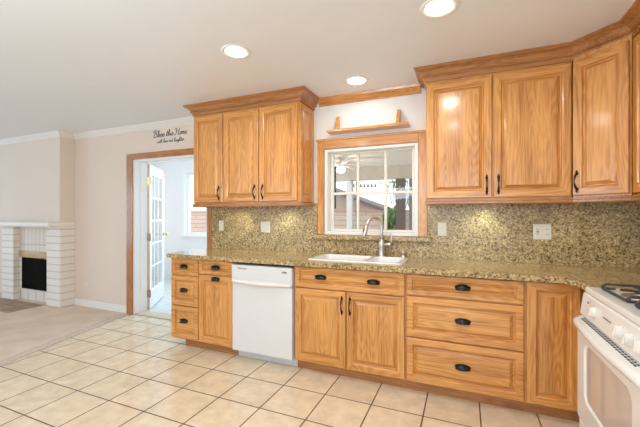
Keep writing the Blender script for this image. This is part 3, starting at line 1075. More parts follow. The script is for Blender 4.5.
def cup_pull(x, z, yf, parent, mx=None):
    bm = new_bm()
    a, b, c = .046, .027, .034
    nu, nv = 16, 7
    for s in (1.0, .88):
        rows = []
        for j in range(nv + 1):
            ph = PI / 2 * j / nv
            rows.append([bm.verts.new((x + s * a * math.cos(PI * i / nu) * (math.cos(ph) ** .8 if j < nv else 0.0), yf - s * b * math.sin(PI * i / nu) * math.cos(ph) * 1.0 - .001, z - .014 + s * c * math.sin(ph))) for i in range(nu + 1)])
        for r0, r1 in zip(rows[:-1], rows[1:]):
            for i in range(nu):
                try:
                    f = bm.faces.new((r0[i], r0[i + 1], r1[i + 1], r1[i]))
                    f.smooth = True
                except ValueError:
                    pass
    # rim and back plate with ears
    tube(bm, [(x + a * math.cos(PI * i / nu), yf - b * math.sin(PI * i / nu) - .001, z - .014) for i in range(nu + 1)], .003, 6)
    poly = [(x + (a + .006) * math.cos(2 * PI * i / 24), z + .001 + .019 * math.sin(2 * PI * i / 24)) for i in range(24)]
    lo = [bm.verts.new((px, yf, pz)) for px, pz in poly]
    hi = [bm.verts.new((px, yf - .003, pz)) for px, pz in poly]
    bm.faces.new(hi)
    bm.faces.new(list(reversed(lo)))
    for i in range(24):
        bm.faces.new((lo[i], lo[(i + 1) % 24], hi[(i + 1) % 24], hi[i]))
    bmesh.ops.remove_doubles(bm, verts=bm.verts[:], dist=1e-5)
    if mx is not None:
        for v in bm.verts:
            v.co = mx @ v.co
    return obj('cup_pull', bm, M['bronze'], parent, raw=mx is not None)


def arch_handle(x, z, yf, parent, raw=False):
    bm = new_bm()
    pts, rads = [], []
    for k in range(15):
        u = k / 14
        pts.append((x, yf - .004 - .026 * math.sin(PI * u) ** .7, z - .052 + .104 * u))
        rads.append(.0048 + .0022 * abs(math.cos(PI * u)) - (.0012 if .3 < u < .7 else 0))
    tube(bm, pts, rads, 8)
    for s in (-1, 1):
        lathe(bm, (x, yf, z + s * .052), [(.010, 0), (.010, .003), (.006, .007)], 10, mx=Matrix.Rotation(PI / 2, 3, 'X'))
        tube(bm, [(x, yf - .006, z + s * .048), (x, yf - .008, z + s * .066), (x, yf - .003, z + s * .074)], [.005, .006, .003], 8)
    return obj('handle', bm, M['bronze'], parent, raw=raw)


def door(parent, x0, z0, x1, z1, yb, yf, handle=None, pull=None, fw=.058, raw=False):
    bm = new_bm()
    raised(bm, x0, z0, x1, z1, yb, yf, fw)
    d = obj('door', bm, OAKS, parent, raw=raw)
    if handle:
        arch_handle(handle[0], handle[1], yf, d, raw)
    if pull:
        cup_pull(pull[0], pull[1], yf, d)
    return d


def drawer(parent, x0, z0, x1, z1, yb, yf, pulls, fw=.046):
    bm = new_bm()
    raised(bm, x0, z0, x1, z1, yb, yf, fw, (1, 1, 1))
    d = obj('drawer', bm, OAKS, parent)
    for px, pz in pulls:
        cup_pull(px, pz, yf, d)
    return d


# ------------------------------------------------------------------ base cabinets
FY, YD, YF = -0.583, -0.584, -0.605       # face frame plane, door back, door front
TY = -0.533                               # toe kick
CT, CB = 0.914, 0.876                     # counter top / underside


def base_body(parent, x0, x1, rail_z=(), mull=(), toe=True, x_toe0=None):
    bm = new_bm()
    zb = .082
    box(bm, x0, FY + .02, zb, x0 + .018, -0.002, CB - .001, 0, 0)
    box(bm, x1 - .018, FY + .02, zb, x1, -0.002, CB - .001, 0, 0)
    box(bm, x0 + .018, FY + .02, zb, x1 - .018, -0.004, zb + .018, 0, 0)
    box(bm, x0 + .018, -0.012, zb + .018, x1 - .018, -0.004, CB - .001, 0, 0)
    obj('carcass', bm, OAKS, parent)
    bm = new_bm()
    sw = .030
    box(bm, x0, FY, zb, x0 + sw, FY + .02, CB - .001, 0.001, 0)
    box(bm, x1 - sw, FY, zb, x1, FY + .02, CB - .001, 0.001, 0)
    box(bm, x0 + sw, FY, zb, x1 - sw, FY + .02, zb + .034, 0.001, 1)
    box(bm, x0 + sw, FY, CB - .030, x1 - sw, FY + .02, CB - .001, 0.001, 1)
    for xm in mull:
        box(bm, xm - .02, FY + .0006, zb + .034, xm + .02, FY + .02, CB - .03, 0.001, 0)
    for zm, xa, xb in rail_z:
        box(bm, xa, FY + .0003, zm - .018, xb, FY + .0194, zm + .018, 0.001, 1)
    obj('face_frame', bm, OAKS, parent)
    if toe:
        bm = new_bm()
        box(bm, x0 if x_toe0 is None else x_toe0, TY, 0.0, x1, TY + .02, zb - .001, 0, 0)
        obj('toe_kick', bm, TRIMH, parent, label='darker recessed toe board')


X = [-2.672, -1.918, -1.304, -0.395, 0.358, 0.680]
t = thing('base_cabinet', ((X[0] + X[1]) / 2, -.3, 0), 'oak base cabinet with three small drawers, left of the dishwasher', 'cabinet')
xm = -2.322
base_body(t, X[0], X[1], [(.707, X[0] + .03, xm - .02), (.415, X[0] + .03, xm - .02), (.732, xm + .02, X[1] - .03)], [xm], True, -2.545)
bm = new_bm()
raised(bm, -0.56, .10, -0.03, .87, 0.0, -0.006, .06, mx=Matrix.Translation((X[0] - .0005, 0, 0)) @ Matrix.Rotation(-PI / 2, 4, 'Z') @ Matrix.Scale(-1, 4, (1, 0, 0)))
obj('side_panel', bm, OAKS, t)
for z0, z1, zp in ((.710, .872, .795), (.415, .702, .567), (.102, .407, .270)):
    drawer(t, -2.664, z0, -2.328, z1, YD, YF, [(-2.499, zp)], .050)
drawer(t, -2.318, .736, -1.924, .868, YD, YF, [(-2.117, .806)], .040)
door(t, -2.318, .092, -1.924, .728, YD, YF, None, (-2.117, .700))

t = thing('sink_cabinet', ((X[2] + X[3]) / 2, -.3, 0), 'wide oak sink base cabinet with two doors right of the dishwasher', 'cabinet')
base_body(t, X[2], X[3], [(.695, X[2] + .03, X[3] - .03)], [(X[2] + X[3]) / 2])
drawer(t, -1.296, .698, -0.402, .868, YD, YF, [(-1.063, .793), (-0.632, .787)], .044)
xm = (X[2] + X[3]) / 2
door(t, -1.296, .092, xm - .004, .690, YD, YF, (xm - .033, .585))
door(t, xm + .004, .092, -0.402, .690, YD, YF, (xm + .033, .585))

t = thing('drawer_cabinet', ((X[3] + X[4]) / 2, -.3, 0), 'oak base cabinet with three stacked wide drawers', 'cabinet')
base_body(t, X[3], X[4], [(.711, X[3] + .03, X[4] - .03), (.411, X[3] + .03, X[4] - .03)])
for z0, z1 in ((.716, .866), (.416, .706), (.092, .406)):
    drawer(t, -0.388, z0, 0.351, z1, YD, YF, [(-0.012, (z0 + z1) / 2 + .006)], .044 if z1 > .8 else .052)

t = thing('corner_base_cabinet', (.6, -.3, 0), 'oak corner base cabinet with one tall door beside the stove', 'cabinet')
base_body(t, X[4], 1.20, [], [X[5] - .02])
door(t, 0.366, .092, 0.648, .868, YD, YF)
# return leg that carries the counter up to the stove
bm = new_bm()
box(bm, 0.664, -0.918, .082, 1.20, -0.60, CB - .001, 0.002, 0)
obj('return_panel', bm, OAKS, t)
bm = new_bm()
box(bm, 0.71, -0.918, 0, 0.73, -0.54, .081)
obj('return_toe_kick', bm, TRIMH, t)

# ------------------------------------------------------------------ countertop with sink cutout
SX0, SX1, SY0, SY1 = -1.225, -0.440, -0.520, -0.118
YE = -0.645
XE, YS = 0.604, -0.922
poly = [(-2.70, -0.0215), (-2.70, YE + .03)]
for k in range(1, 6):
    a = PI + PI / 2 * k / 6
    poly.append((-2.70 + .03 + .03 * math.cos(a), YE + .03 + .03 * math.sin(a)))
poly += [(-2.67, YE), (-1.5, YE), (-.3, YE), (XE - .05, YE)]
for k in range(1, 8):
    a = PI / 2 - PI / 2 * k / 8
    poly.append((XE - .05 + .05 * math.cos(a), YE - .05 + .05 * math.sin(a)))
poly += [(XE, YE - .05), (XE, YS), (XR - .001, YS), (XR - .001, -0.0215)]
bm = new_bm()
lo, hi = prism(bm, poly, CB, CT)
# bullnose along the front edges
es = []
for i in range(len(poly)):
    j = (i + 1) % len(poly)
    if i >= len(poly) - 3:
        continue
    for ring in (lo, hi):
        e = bm.edges.get((ring[i], ring[j]))
        if e:
            es.append(e)
bmesh.ops.bevel(bm, geom=es, offset=.0165, segments=4, affect='EDGES', profile=.5, clamp_overlap=True)
ctop = obj('countertop', bm, GRAN, origin=(0, 0, 0), label='speckled brown granite countertop running from doorway to stove', cat='countertop')
bm = new_bm()
box(bm, SX0 + .012, SY0 + .012, .80, SX1 - .012, SY1 - .012, 1.0)
cut = obj('cutter', bm, GRAN, origin=(0, 0, 0))
mod = ctop.modifiers.new('sink_cutout', 'BOOLEAN')
mod.operation = 'DIFFERENCE'
mod.object = cut
mod.solver = 'EXACT'
dg = bpy.context.evaluated_depsgraph_get()
me2 = bpy.data.meshes.new_from_object(ctop.evaluated_get(dg))
ctop.modifiers.clear()
ctop.data = me2
bpy.data.objects.remove(cut, do_unlink=True)

# backsplash and window ledge
SPY = -0.020
t = thing('backsplash', (-.7, 0, CT), 'speckled granite backsplash behind the counter with a window ledge', 'backsplash')
bm = new_bm()
wall_holes(bm, -2.660, XR - .001, CT + .0005, 1.408, SPY, -0.0005, [(-1.347, 1.051, -0.298, 1.408)])
obj('splash_slab', bm, GRANW, t)
bm = new_bm()
box(bm, -1.385, -0.064, 1.052, -0.262, 0.0, 1.0995, .012, 0, 3)
obj('window_ledge', bm, GRAN, t)
bm = new_bm()
box(bm, XR - .021, YS, CT + .0005, XR - .001, SPY - .001, 1.408)
obj('side_splash', bm, GRANW, t)

# ------------------------------------------------------------------ sink, faucet, soap dispenser
t = thing('kitchen_sink', ((SX0 + SX1) / 2, (SY0 + SY1) / 2, .72), 'white double bowl sink set in the granite under the window', 'sink')
bm = new_bm()
zr = CT + .011
XD = -0.735                                    # divider between the bowls
bowls = [(SX0 + .035, SY0 + .035, XD - .014, SY1 - .040, .725), (XD + .014, SY0 + .035, SX1 - .035, SY1 - .040, .77)]


def rrect(x0, y0, x1, y1, r, z, n=5):
    out = []
    for cx, cy, a0 in ((x1 - r, y1 - r, 0), (x0 + r, y1 - r, PI / 2), (x0 + r, y0 + r, PI), (x1 - r, y0 + r, 1.5 * PI)):
        for k in range(n + 1):
            a = a0 + PI / 2 * k / n
            out.append((cx + r * math.cos(a), cy + r * math.sin(a), z))
    return out


outer = [bm.verts.new(p) for p in rrect(SX0, SY0, SX1, SY1, .03, CT + .0006)]
mid = [bm.verts.new(p) for p in rrect(SX0 + .003, SY0 + .003, SX1 - .003, SY1 - .003, .03, CT + .008)]
top = [bm.verts.new(p) for p in rrect(SX0 + .010, SY0 + .010, SX1 - .010, SY1 - .010, .028, zr)]
n = len(outer)
for a, b in ((outer, mid), (mid, top)):
    for i in range(n):
        bm.faces.new((a[i], a[(i + 1) % n], b[(i + 1) % n], b[i])).smooth = True
edges = [bm.edges.get((top[i], top[(i + 1) % n])) for i in range(n)]
rims = []
for (x0, y0, x1, y1, zb) in bowls:
    r0 = [bm.verts.new(p) for p in rrect(x0, y0, x1, y1, .045, zr)]
    rims.append((r0, (x0, y0, x1, y1, zb)))
    for i in range(n):
        edges.append(bm.edges.new((r0[i], r0[(i + 1) % n])))
bmesh.ops.triangle_fill(bm, edges=edges, use_beauty=True)
obj('rim', bm, M['porcelain'], t)
for k, (x0, y0, x1, y1, zb) in enumerate(bowls):
    bm = new_bm()
    r0 = [bm.verts.new(p) for p in rrect(x0, y0, x1, y1, .045, zr)]
    prev = r0
    for ins, z in ((.004, zr - .006), (.006, zr - .02), (.012, zb + .03), (.03, zb + .006), (.06, zb)):
        cur = [bm.verts.new(p) for p in rrect(x0 + ins, y0 + ins, x1 - ins, y1 - ins, .045, z)]
        for i in range(n):
            bm.faces.new((prev[i], prev[(i + 1) % n], cur[(i + 1) % n], cur[i])).smooth = True
        prev = cur
    bm.faces.new(prev)
    bo = obj('bowl', bm, M['porcelain'], t)
    bm = new_bm()
    lathe(bm, ((x0 + x1) / 2, (y0 + y1) / 2, zb + .001), [(.045, 0), (.043, .003), (.025, .002), (.004, .001)], 20)
    obj('drain', bm, M['nickel'], bo)

FX, FYY = -0.687, -0.082
t = thing('kitchen_faucet', (FX, FYY, CT), 'brushed nickel gooseneck faucet behind the sink', 'faucet')
bm = new_bm()
lathe(bm, (FX, FYY, CT), [(.030, 0.0006), (.030, .006), (.026, .012), (.025, .05), (.024, .085), (.026, .09), (.026, .135), (.020, .15), (.0155, .16)], 20)
obj('body', bm, M['nickel'], t)
dirv = Vector((-0.50, -0.62, 0)).normalized()
bm = new_bm()
R = .082
pts = [Vector((FX, FYY, CT + .15)), Vector((FX, FYY, CT + .22))]
zc = CT + .272
pts += [Vector((FX, FYY, zc)) + dirv * (R - R * math.cos(a)) + Vector((0, 0, R * math.sin(a))) for a in [PI * .93 * k / 16 for k in range(17)]]
tube(bm, pts, .0140, 14)
obj('spout', bm, M['nickel'], t)
e0 = pts[-1]
ed = (pts[-1] - pts[-2]).normalized()
bm = new_bm()
tube(bm, [e0 - ed * .004, e0 + ed * .02, e0 + ed * .05, e0 + ed * .095, e0 + ed * .103], [.0148, .018, .019, .021, .018], 14)
sh = obj('spray_head', bm, M['nickel'], t)
bm = new_bm()
side = e0 + ed * .055 + dirv * .017
box(bm, side.x - .006, side.y - .008, side.z - .022, side.x + .006, side.y + .008, side.z + .022, .003)
obj('button', bm, M['iron'], sh, label='dark spray button')
bm = new_bm()
tube(bm, [(FX + .02, FYY, CT + .113), (FX + .075, FYY - .012, CT + .115), (FX + .088, FYY - .014, CT + .116)], [.017, .016, .012], 12)
tube(bm, [(FX + .078, FYY - .012, CT + .118), (FX + .092, FYY - .014, CT + .15), (FX + .090, FYY - .010, CT + .195), (FX + .078, FYY - .004, CT + .215)], [.008, .006, .0055, .005], 10)
obj('lever', bm, M['nickel'], t)

t = thing('soap_dispenser', (-0.497, -0.070, CT), 'short nickel soap dispenser right of the faucet', 'dispenser')
bm = new_bm()
lathe(bm, (-.497, -.070, CT), [(.021, .0006), (.021, .006), (.016, .010), (.015, .030), (.018, .034), (.018, .056), (.012, .062), (.003, .063)], 18)
obj('body', bm, M['nickel'], t)
bm = new_bm()
tube(bm, [(-.497, -.070, CT + .05), (-.505, -.10, CT + .052), (-.507, -.112, CT + .046)], [.007, .006, .005], 8)
obj('nozzle', bm, M['nickel'], t)

# ------------------------------------------------------------------ dishwasher
t = thing('dishwasher', ((X[1] + X[2]) / 2, -.3, 0), 'white built-in dishwasher between the oak base cabinets', 'dishwasher')
a, b = X[1] + .004, X[2] - .004
bm = new_bm()
box(bm, a, -0.575, .09, b, -0.03, .868)
obj('tub', bm, M['toe'], t)
bm = new_bm()
box(bm, a + .003, -0.625, .088, b - .003, -0.576, .685, .006, 0, 2)
obj('door_panel', bm, M['enamel'], t)
bm = new_bm()
box(bm, a, -0.634, .700, b, -0.576, .852, .008, 0, 2)
cp = obj('control_panel', bm, M['enamel'], t)
# bowed grip lip below the control panel
bm = new_bm()
n = 18
rows = []
for k in range(n + 1):
    u = k / n
    x = a + .01 + (b - a - .02) * u
    bow = .022 * math.sin(PI * u) ** 1.5
    rows.append([bm.verts.new(p) for p in ((x, -0.630, .716 + .002), (x, -0.640 - bow, .712), (x, -0.642 - bow, .700 - bow * .6), (x, -0.628, .684), (x, -0.60, .684), (x, -0.60, .716))])
for r0, r1 in zip(rows[:-1], rows[1:]):
    for i in range(6):
        bm.faces.new((r0[i], r1[i], r1[(i + 1) % 6], r0[(i + 1) % 6])).smooth = True
bm.faces.new(rows[0])
bm.faces.new(list(reversed(rows[-1])))
obj('grip', bm, M['bisque'], t)
bm = new_bm()
box(bm, a + .01, -0.6355, .733, b - .01, -0.6335, .738)
obj('trim_line', bm, M['toe'], cp)
bm = new_bm()
for k in range(7):
    x = -1.846 + .0135 * k
    box(bm, x, -0.6355, .818 - .0006 * k, x + .0095, -0.6335, .828 - .0006 * k)
obj('brand_mark', bm, M['grey_ink'], cp)
bm = new_bm()
lathe(bm, (-1.378, -0.634, .812), [(.026, 0), (.026, .0015), (.022, .002)], 24, mx=Matrix.Rotation(PI / 2, 3, 'X'))
for v in bm.verts:
    v.co.z = .812 + (v.co.z - .812) * .34
obj('badge', bm, M['grey_ink'], cp, label='dark oval badge')
bm = new_bm()
for k in range(6):
    x = -1.60 + .032 * k
    box(bm, x, -0.6365, .770, x + .022, -0.6335, .782, .001)
    box(bm, x + .004, -0.6355, .800, x + .016, -0.6335, .802)
obj('button', bm, M['toe'], cp)
bm = new_bm()
box(bm, a + .004, -0.628 + .05, .853, b - .004, -0.576, .872)
obj('top_gap', bm, M['shadow_gap'], t)
bm = new_bm()
box(bm, a + .002, TY - .002, .002, b + .003, TY + .018, .086, .003)
obj('kick_plate', bm, M['toe'], t, label='grey kick plate')

# ------------------------------------------------------------------ upper cabinets
UY, UD, UF = -0.309, -0.310, -0.330
UZ0, UZ1 = 1.409, 2.352
CROWN = [(-.004, 2.338), (.012, 2.338), (.012, 2.368), (.028, 2.370), (.032, 2.375), (.028, 2.380), (.026, 2.386), (.044, 2.408), (.062, 2.418), (.073, 2.420), (.073, 2.427), (.082, 2.429), (.082, CH - .0008), (-.004, CH - .0008)]
RAIL = [(-.020, 1.374), (.006, 1.374), (.010, 1.380), (.010, 1.392), (.004, 1.398), (.004, 1.409), (-.020, 1.409)]


def upper_body(parent, x0, x1, mull, left=True, right=True):
    bm = new_bm()
    box(bm, x0, UY + .02, UZ0, x0 + .018, -0.001, UZ1, 0, 0)
    box(bm, x1 - .018, UY + .02, UZ0, x1, -0.001, UZ1, 0, 0)
    box(bm, x0 + .018, UY + .02, UZ0, x1 - .018, -0.001, UZ0 + .018, 0, 1)
    box(bm, x0 + .018, UY + .02, UZ1 - .018, x1 - .018, -0.001, UZ1, 0, 1)
    box(bm, x0 + .018, -0.008, UZ0 + .018, x1 - .018, -0.001, UZ1 - .018, 0, 0)
    obj('carcass', bm, OAKS, parent)
    bm = new_bm()
    box(bm, x0, UY, UZ0, x0 + .04, UY + .02, UZ1, 0.001, 0)
    box(bm, x1 - .04, UY, UZ0, x1, UY + .02, UZ1, 0.001, 0)
    box(bm, x0 + .04, UY, UZ0, x1 - .04, UY + .02, UZ0 + .035, 0.001, 1)
    box(bm, x0 + .04, UY, UZ1 - .045, x1 - .04, UY + .02, UZ1, 0.001, 1)
    for xm in mull:
        box(bm, xm - .025, UY + .0005, UZ0 + .035, xm + .025, UY + .02, UZ1 - .045, 0.001, 0)
    obj('face_frame', bm, OAKS, parent)


UL0, UL1 = -2.645, -1.400
t = thing('wall_cabinet', ((UL0 + UL1) / 2, -.16, UZ0), 'oak wall cabinet with three doors between doorway and window', 'cabinet')
upper_body(t, UL0, UL1, [-2.258, -1.828])
DZ0, DZ1 = 1.420, 2.322
door(t, -2.636, DZ0, -2.262, DZ1, UD, UF, (-2.303, 1.515))
door(t, -2.254, DZ0, -1.834, DZ1, UD, UF, (-1.875, 1.515))
door(t, -1.825, DZ0, -1.416, DZ1, UD, UF, (-1.783, 1.515))
bm = new_bm()
raised(bm, -0.305, 1.412, -0.004, 2.336, 0.0, -0.010, .055, mx=Matrix.Translation((UL1 + .0005, 0, 0)) @ Matrix.Rotation(PI / 2, 4, 'Z'))
obj('side_panel', bm, OAKS, t)
bm = new_bm()
sweep(bm, [(UL0, -0.001), (UL0, UY - .002), (UL1 + .010, UY - .002), (UL1 + .010, -0.001)][::1], [(-o if False else o, z) for o, z in CROWN], [0, 1, 0])
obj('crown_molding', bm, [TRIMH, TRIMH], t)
bm = new_bm()
sweep(bm, [(UL0 + .004, -0.022), (UL0 + .004, UY - .012), (UL1 + .004, UY - .012), (UL1 + .004, -0.022)], RAIL)
obj('light_rail', bm, TRIMH, t)

UR0, UR1 = -0.283, 0.675
DG = 0.230                                  # leg of the diagonal corner cabinet
t = thing('wall_cabinet', ((UR0 + UR1) / 2, -.16, UZ0), 'oak wall cabinet with two doors right of the window', 'cabinet')
upper_body(t, UR0, UR1, [0.188])
door(t, -0.275, DZ0, 0.185, DZ1, UD, UF, (0.150, 1.515))
door(t, 0.192, DZ0, 0.669, DZ1, UD, UF, (0.227, 1.515))

# diagonal corner cabinet, built square in its own frame then turned 45 degrees
DL = DG * math.sqrt(2)
cx, cy = UR1 + DG / 2, UF - DG / 2
t = thing('corner_wall_cabinet', (cx, cy, UZ0), 'oak diagonal corner wall cabinet with a single door', 'cabinet', rotz=-PI / 4)
bm = new_bm()
h = DL / 2
prism(bm, [(-h + .002, .021), (h - .002, .021), (h + .14, .16), (.0, .395), (-h - .14, .16)], 0, UZ1 - UZ0, 0)
obj('carcass', bm, OAKS, t, raw=True)
bm = new_bm()
box(bm, -h + .001, .001, 0, h - .001, .021, UZ1 - UZ0, .001, 0)
obj('face_frame', bm, OAKS, t, raw=True)
d = door(t, -h + .008, DZ0 - UZ0, h - .008, DZ1 - UZ0, 0.0, -.020, (-h + .038, 1.515 - UZ0), raw=True)

YC = UF - DG
t = thing('wall_cabinet', (XR - .16, (YC - .96) / 2, UZ0), 'oak wall cabinet on the right wall towards the stove', 'cabinet', rotz=0)
xf = UR1 + DG + .021
bm = new_bm()
box(bm, xf, -0.985, UZ0, XR - .001, YC - .002, UZ1, .001, 0)
obj('carcass', bm, OAKS, t)
bm = new_bm()
raised(bm, -.205, DZ0, .205, DZ1, 0, -.020, .058, mx=Matrix.Translation((xf - .001, (YC - .985) / 2 , 0)) @ Matrix.Rotation(-PI / 2, 4, 'Z'))
obj('door', bm, OAKS, t)

PR = [(UR0, -0.001), (UR0, UY - .002), (UR1 + .004, UY - .002), (UR1 + DG + .019, YC + .013), (UR1 + DG + .019, -0.985)]
bm = new_bm()
sweep(bm, PR, CROWN)
obj('cabinet_crown_molding', bm, TRIMH, label='stepped oak crown molding along the right hand wall cabinets', cat='molding')
bm = new_bm()
sweep(bm, [(UR0 + .004, -0.022), (UR0 + .004, UY - .012), (UR1 + .004, UY - .012), (UR1 + DG + .009, YC + .010), (UR1 + DG + .009, -0.985)], RAIL)
obj('cabinet_light_molding', bm, TRIMH, label='narrow oak rail under the right hand wall cabinets', cat='molding')


# under-cabinet puck lights
def puck(x, y, label, power, color):
    t = thing('puck_light', (x, y, UZ0), label, 'light', 'lights under the wall cabinets')
    bm = new_bm()
    lathe(bm, (x, y, UZ0), [(.034, -.0006), (.034, -.012), (.028, -.015), (.027, -.012)], 20)
    obj('housing', bm, M['white'], t)
    bm = new_bm()
    lathe(bm, (x, y, UZ0), [(.0265, -.008), (.0265, -.0125), (.015, -.0135), (.002, -.0138)], 20)
    obj('lens', bm, M['puck'], t)
    d = bpy.data.lights.new('puck_lamp', 'SPOT')
    d.energy = power
    d.color = color
    d.spot_size = 2.5
    d.spot_blend = .8
    d.shadow_soft_size = .03
    o = bpy.data.objects.new('puck_lamp', d)
    o.parent = t
    o.location = (0, 0, -.020)
    COL.objects.link(o)


puck(-2.22, -0.14, 'puck light under the three door cabinet, nearer the doorway', 4.2, (.98, 1.0, .66))
puck(-1.66, -0.14, 'puck light under the three door cabinet, nearer the window', 6.0, (.84, 1.0, .84))
puck(0.14, -0.14, 'puck light under the two door cabinet beside the window', 6.6, (.84, 1.0, .80))
puck(0.72, -0.24, 'puck light under the diagonal corner cabinet', 2.2, (1.0, .96, .75))

# ------------------------------------------------------------------ little shelf above the window
t = thing('display_shelf', (-.83, 0, 2.07), 'oak display shelf with two upright brackets above the window', 'shelf')
bm = new_bm()
vs = [(-1.235, -.125), (-0.437, -.125), (-0.437, -0.001), (-1.235, -0.001)]
box(bm, -1.212, -.120, 2.074, -0.446, -0.001, 2.098, .004)
obj('plank', bm, OAKH, t)
for x in (-1.142, -0.560):
    bm = new_bm()
    prof = [(-.001, 2.098), (-.092, 2.098), (-.093, 2.115), (-.078, 2.126), (-.070, 2.146), (-.062, 2.172), (-.046, 2.196), (-.036, 2.214), (-.030, 2.230), (-.018, 2.243), (-.001, 2.246)]
    aa = [bm.verts.new((x, y, z)) for y, z in prof]
    bb = [bm.verts.new((x + .028, y, z)) for y, z in prof]
    bm.faces.new(aa)
    bm.faces.new(list(reversed(bb)))
    for i in range(len(prof)):
        j = (i + 1) % len(prof)
        bm.faces.new((aa[i], aa[j], bb[j], bb[i]))
    obj('bracket', bm, OAK, t)


# ------------------------------------------------------------------ recessed downlights
def downlight(x, y, label, power):
    t = thing('downlight', (x, y, CH), label, 'light', 'recessed ceiling downlights')
    bm = new_bm()
    lathe(bm, (x, y, CH), [(.104, -.0006), (.102, -.006), (.090, -.009), (.078, -.006), (.074, -.002)], 36)
    obj('trim_ring', bm, M['white'], t)
    bm = new_bm()
    lathe(bm, (x, y, CH), [(.0735, -.0012), (.070, -.0045), (.03, -.006), (.002, -.0062)], 36)
    obj('lens', bm, M['lens'], t)
    d = bpy.data.lights.new('downlight_lamp', 'SPOT')
    d.energy = power
    d.color = (1.0, .93, .82)
    d.spot_size = 2.98
    d.spot_blend = .5
    d.shadow_soft_size = .07
    o = bpy.data.objects.new('downlight_lamp', d)
    o.parent = t
    o.location = (0, 0, -.02)
    COL.objects.link(o)


DP = 23
downlight(-1.479, -1.149, 'recessed downlight in front of the three door wall cabinet', DP)
downlight(-0.850, -0.321, 'recessed downlight over the sink, close above the window', DP * .22)
downlight(-0.130, -1.133, 'recessed downlight in front of the two door wall cabinet', DP)
downlight(-1.479, -2.08, 'recessed downlight behind the camera towards the family room', DP)
downlight(-0.130, -2.08, 'recessed downlight overhead right behind the camera', DP)

# ------------------------------------------------------------------ stove
SYA, SYB = -0.926, -1.688
t = thing('gas_stove', (.9, (SYA + SYB) / 2, 0), 'white gas range with oven door and black grates at the counter end', 'stove')
bm = new_bm()
box(bm, .605, SYB, .06, XR - .02, SYA, .885, .004)
box(bm, .64, SYB + .03, 0, XR - .05, SYA - .03, .06)
obj('body', bm, M['stove'], t)
bm = new_bm()
box(bm, .582, SYB, .886, XR - .02, SYA, .916, .008, 0, 3)
for yb_ in (SYA - .20, SYB + .20):
    pass
ck = obj('cooktop', bm, M['stove'], t)


def y_extrude(bm, prof, y0, y1, mat=0):
    A = [bm.verts.new((x, y0, z)) for x, z in prof]
    B = [bm.verts.new((x, y1, z)) for x, z in prof]
    bm.faces.new(A).material_index = mat
    bm.faces.new(list(reversed(B))).material_index = mat
    for i in range(len(prof)):
        j = (i + 1) % len(prof)
        bm.faces.new((A[i], A[j], B[j], B[i])).material_index = mat


# slanted control panel
bm = new_bm()
y_extrude(bm, [(.604, .885), (.582, .885), (.576, .878), (.562, .775), (.566, .768), (.604, .768)], SYA, SYB)
cp = obj('control_panel', bm, M['stove'], t)
tilt = math.atan2(.014, .103)


def knob(y, z):
    x = .562 + (z - .775) * (.014 / .103)
    bm = new_bm()
    mx = Matrix.Rotation(-PI / 2 + tilt, 3, 'Y')
    lathe(bm, (x, y, z), [(.027, 0), (.027, .003), (.024, .005), (.0225, .016), (.019, .019), (.002, .020)], 24, mx=mx)
    vs = box(bm, -.020, -.004, .014, .020, .004, .0235, .002)
    for v in vs:
        v.co = Vector((x, y, z)) + mx @ v.co
    kb = obj('knob', bm, M['bisque'], cp)
    return kb
    bm = new_bm()
    vs = box(bm, .010, -.001, .0255, .020, .001, .0265)
    for v in vs:
        v.co = Vector((x, y, z)) + mx @ v.co
    return kb


for y in (-1.12, -1.41, -1.50, -1.59):
    knob(y, .826)
bm = new_bm()
tube(bm, [(.566, -1.045, .856), (.562, -1.045, .856)], .005, 8)
obj('indicator', bm, M['slot'], cp)
bm = new_bm()
for k in range(5):
    box(bm, .5615 + .004, -1.235 - .018 * k, .835, .5695, -1.247 - .018 * k, .838)
obj('panel_print', bm, M['grey_ink'], cp)
# louvred vent between panel and door
bm = new_bm()
box(bm, .580, SYB + .002, .742, .604, SYA - .002, .767)
obj('vent_gap', bm, M['shadow_gap'], t)

# oven door with window, vent slots and bowed handle
bm = new_bm()
OX = .548
y0, y1, z0, z1 = SYB + .004, SYA - .004, .235, .738
wy0, wy1, wz0, wz1 = -1.560, -1.050, .372, .648
r = []
rings = []
for (a0, b0, a1, b1, x, rad) in ((y0, z0, y1, z1, .603, .012), (y0, z0, y1, z1, OX + .010, .012), (y0 + .008, z0 + .008, y1 - .008, z1 - .008, OX, .012),
                                (wy0 - .012, wz0 - .012, wy1 + .012, wz1 + .012, OX, .05), (wy0, wz0, wy1, wz1, OX + .008, .045)):
    rings.append([bm.verts.new((x, p[0], p[1])) for p in rrect(a0, b0, a1, b1, rad, 0)])
for a, b in zip(rings[:-1], rings[1:]):
    for i in range(len(a)):
        bm.faces.new((a[i], a[(i + 1) % len(a)], b[(i + 1) % len(a)], b[i]))
bm.faces.new(rings[0])
od = obj('oven_door', bm, M['stove'], t)
bm = new_bm()
A = [bm.verts.new((OX + .0075, p[0], p[1])) for p in rrect(wy0, wz0, wy1, wz1, .045, 0)]
B = [bm.verts.new((OX + .012, p[0], p[1])) for p in rrect(wy0, wz0, wy1, wz1, .045, 0)]
bm.faces.new(A)
bm.faces.new(B)
for i in range(len(A)):
    bm.faces.new((A[i], A[(i + 1) % len(A)], B[(i + 1) % len(A)], B[i]))
obj('oven_window', bm, M['oven_glass'], od)
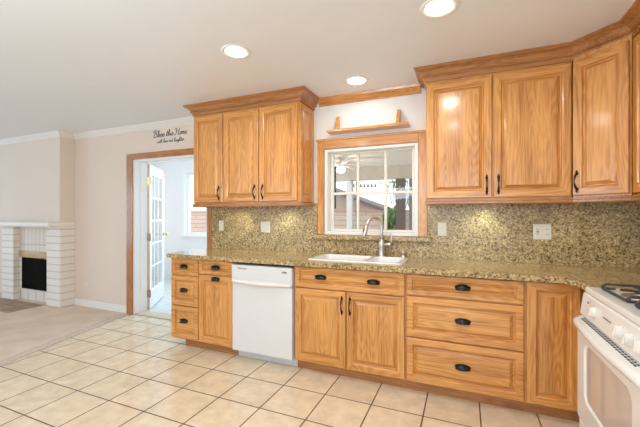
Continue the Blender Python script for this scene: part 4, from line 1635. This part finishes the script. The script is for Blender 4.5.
# full width grip: slotted top, bulging lip
bm = new_bm()
n = 28
rows = []
for k in range(n + 1):
    u = k / n
    y = SYA - .003 + (SYB - SYA + .006) * u
    e = math.sin(min(1.0, min(u, 1 - u) / .06) * PI / 2)
    xl = OX - .012 - .012 * e - .018 * math.sin(PI * u)
    pr = [(.600, .7385), (.600, .7645), (.572, .7645), (.553, .759), (xl + .016, .757), (xl + .005, .753), (xl, .744), (xl, .730), (xl + .006, .719), (xl + .018, .712), (OX + .006, .708 - .010 * math.sin(PI * u)), (OX + .006, .7385)]
    rows.append([bm.verts.new((px, y, pz)) for px, pz in pr])
m_ = len(rows[0])
for r0, r1 in zip(rows[:-1], rows[1:]):
    for i in range(m_):
        f = bm.faces.new((r0[i], r1[i], r1[(i + 1) % m_], r0[(i + 1) % m_]))
        f.smooth = 3 <= i <= 9
bm.faces.new(rows[0])
bm.faces.new(list(reversed(rows[-1])))
hd = obj('handle', bm, M['stove'], od)
bm = new_bm()
for i in range(2):
    for k in range(24):
        y = -0.985 - .0255 * k
        xs = .5635 if i == 0 else .5535
        z = .7605 if i == 0 else .7585
        box(bm, xs - .0036, y - .0155, z - .003, xs + .0036, y, z + .0028)
obj('vent_slots', bm, M['slot'], od)
bm = new_bm()
box(bm, OX + .008, SYB + .004, .075, .603, SYA - .004, .228, .008, 0, 2)
obj('drawer', bm, M['stove'], t)

# burners and grates
for (gx, gy) in ((.755, -1.125), (1.03, -1.125), (.755, -1.495), (1.03, -1.495)):
    bm = new_bm()
    lathe(bm, (gx, gy, .916), [(.085, .0004), (.085, .003), (.06, .002), (.045, .010), (.045, .016), (.02, .017), (.002, .017)], 24)
    bu = obj('burner', bm, M['steel'], t)
    bm = new_bm()
    lathe(bm, (gx, gy, .916), [(.036, .0172), (.036, .024), (.030, .027), (.002, .028)], 20)
    obj('burner_cap', bm, M['iron'], bu)
for gy in (-1.125, -1.495):
    bm = new_bm()
    xa, xb, ya, yb = .640, 1.15, gy + .140, gy - .150
    zt = .944

    def bar(p, q, r=.0065):
        tube(bm, [p, q], r, 6, smooth=False)
    # arched end loops and long side bars
    for y in (ya, yb):
        tube(bm, [(xa, y, .9225), (xa, y, zt - .012), (xa + .012, y, zt), (xb - .012, y, zt), (xb, y, zt - .012), (xb, y, .9225)], .007, 6, smooth=False)
        bar((xa, y, .9235), (xa + .05, y, .9235))
    for x in (xa, (xa + xb) / 2, xb):
        bar((x, ya, .9235 if x != (xa + xb) / 2 else zt), (x, yb, .9235 if x != (xa + xb) / 2 else zt))
    for x in (.755, 1.03):
        bar((x, ya, zt), (x, gy + .045, zt))
        bar((x, yb, zt), (x, gy - .045, zt))
        bar((x - .09, gy, zt), (x - .045, gy, zt))
        bar((x + .045, gy, zt), (x + .09, gy, zt))
    bar((xa + .03, gy, zt), (xb - .03, gy, zt), .005)
    obj('grate', bm, M['iron'], t)
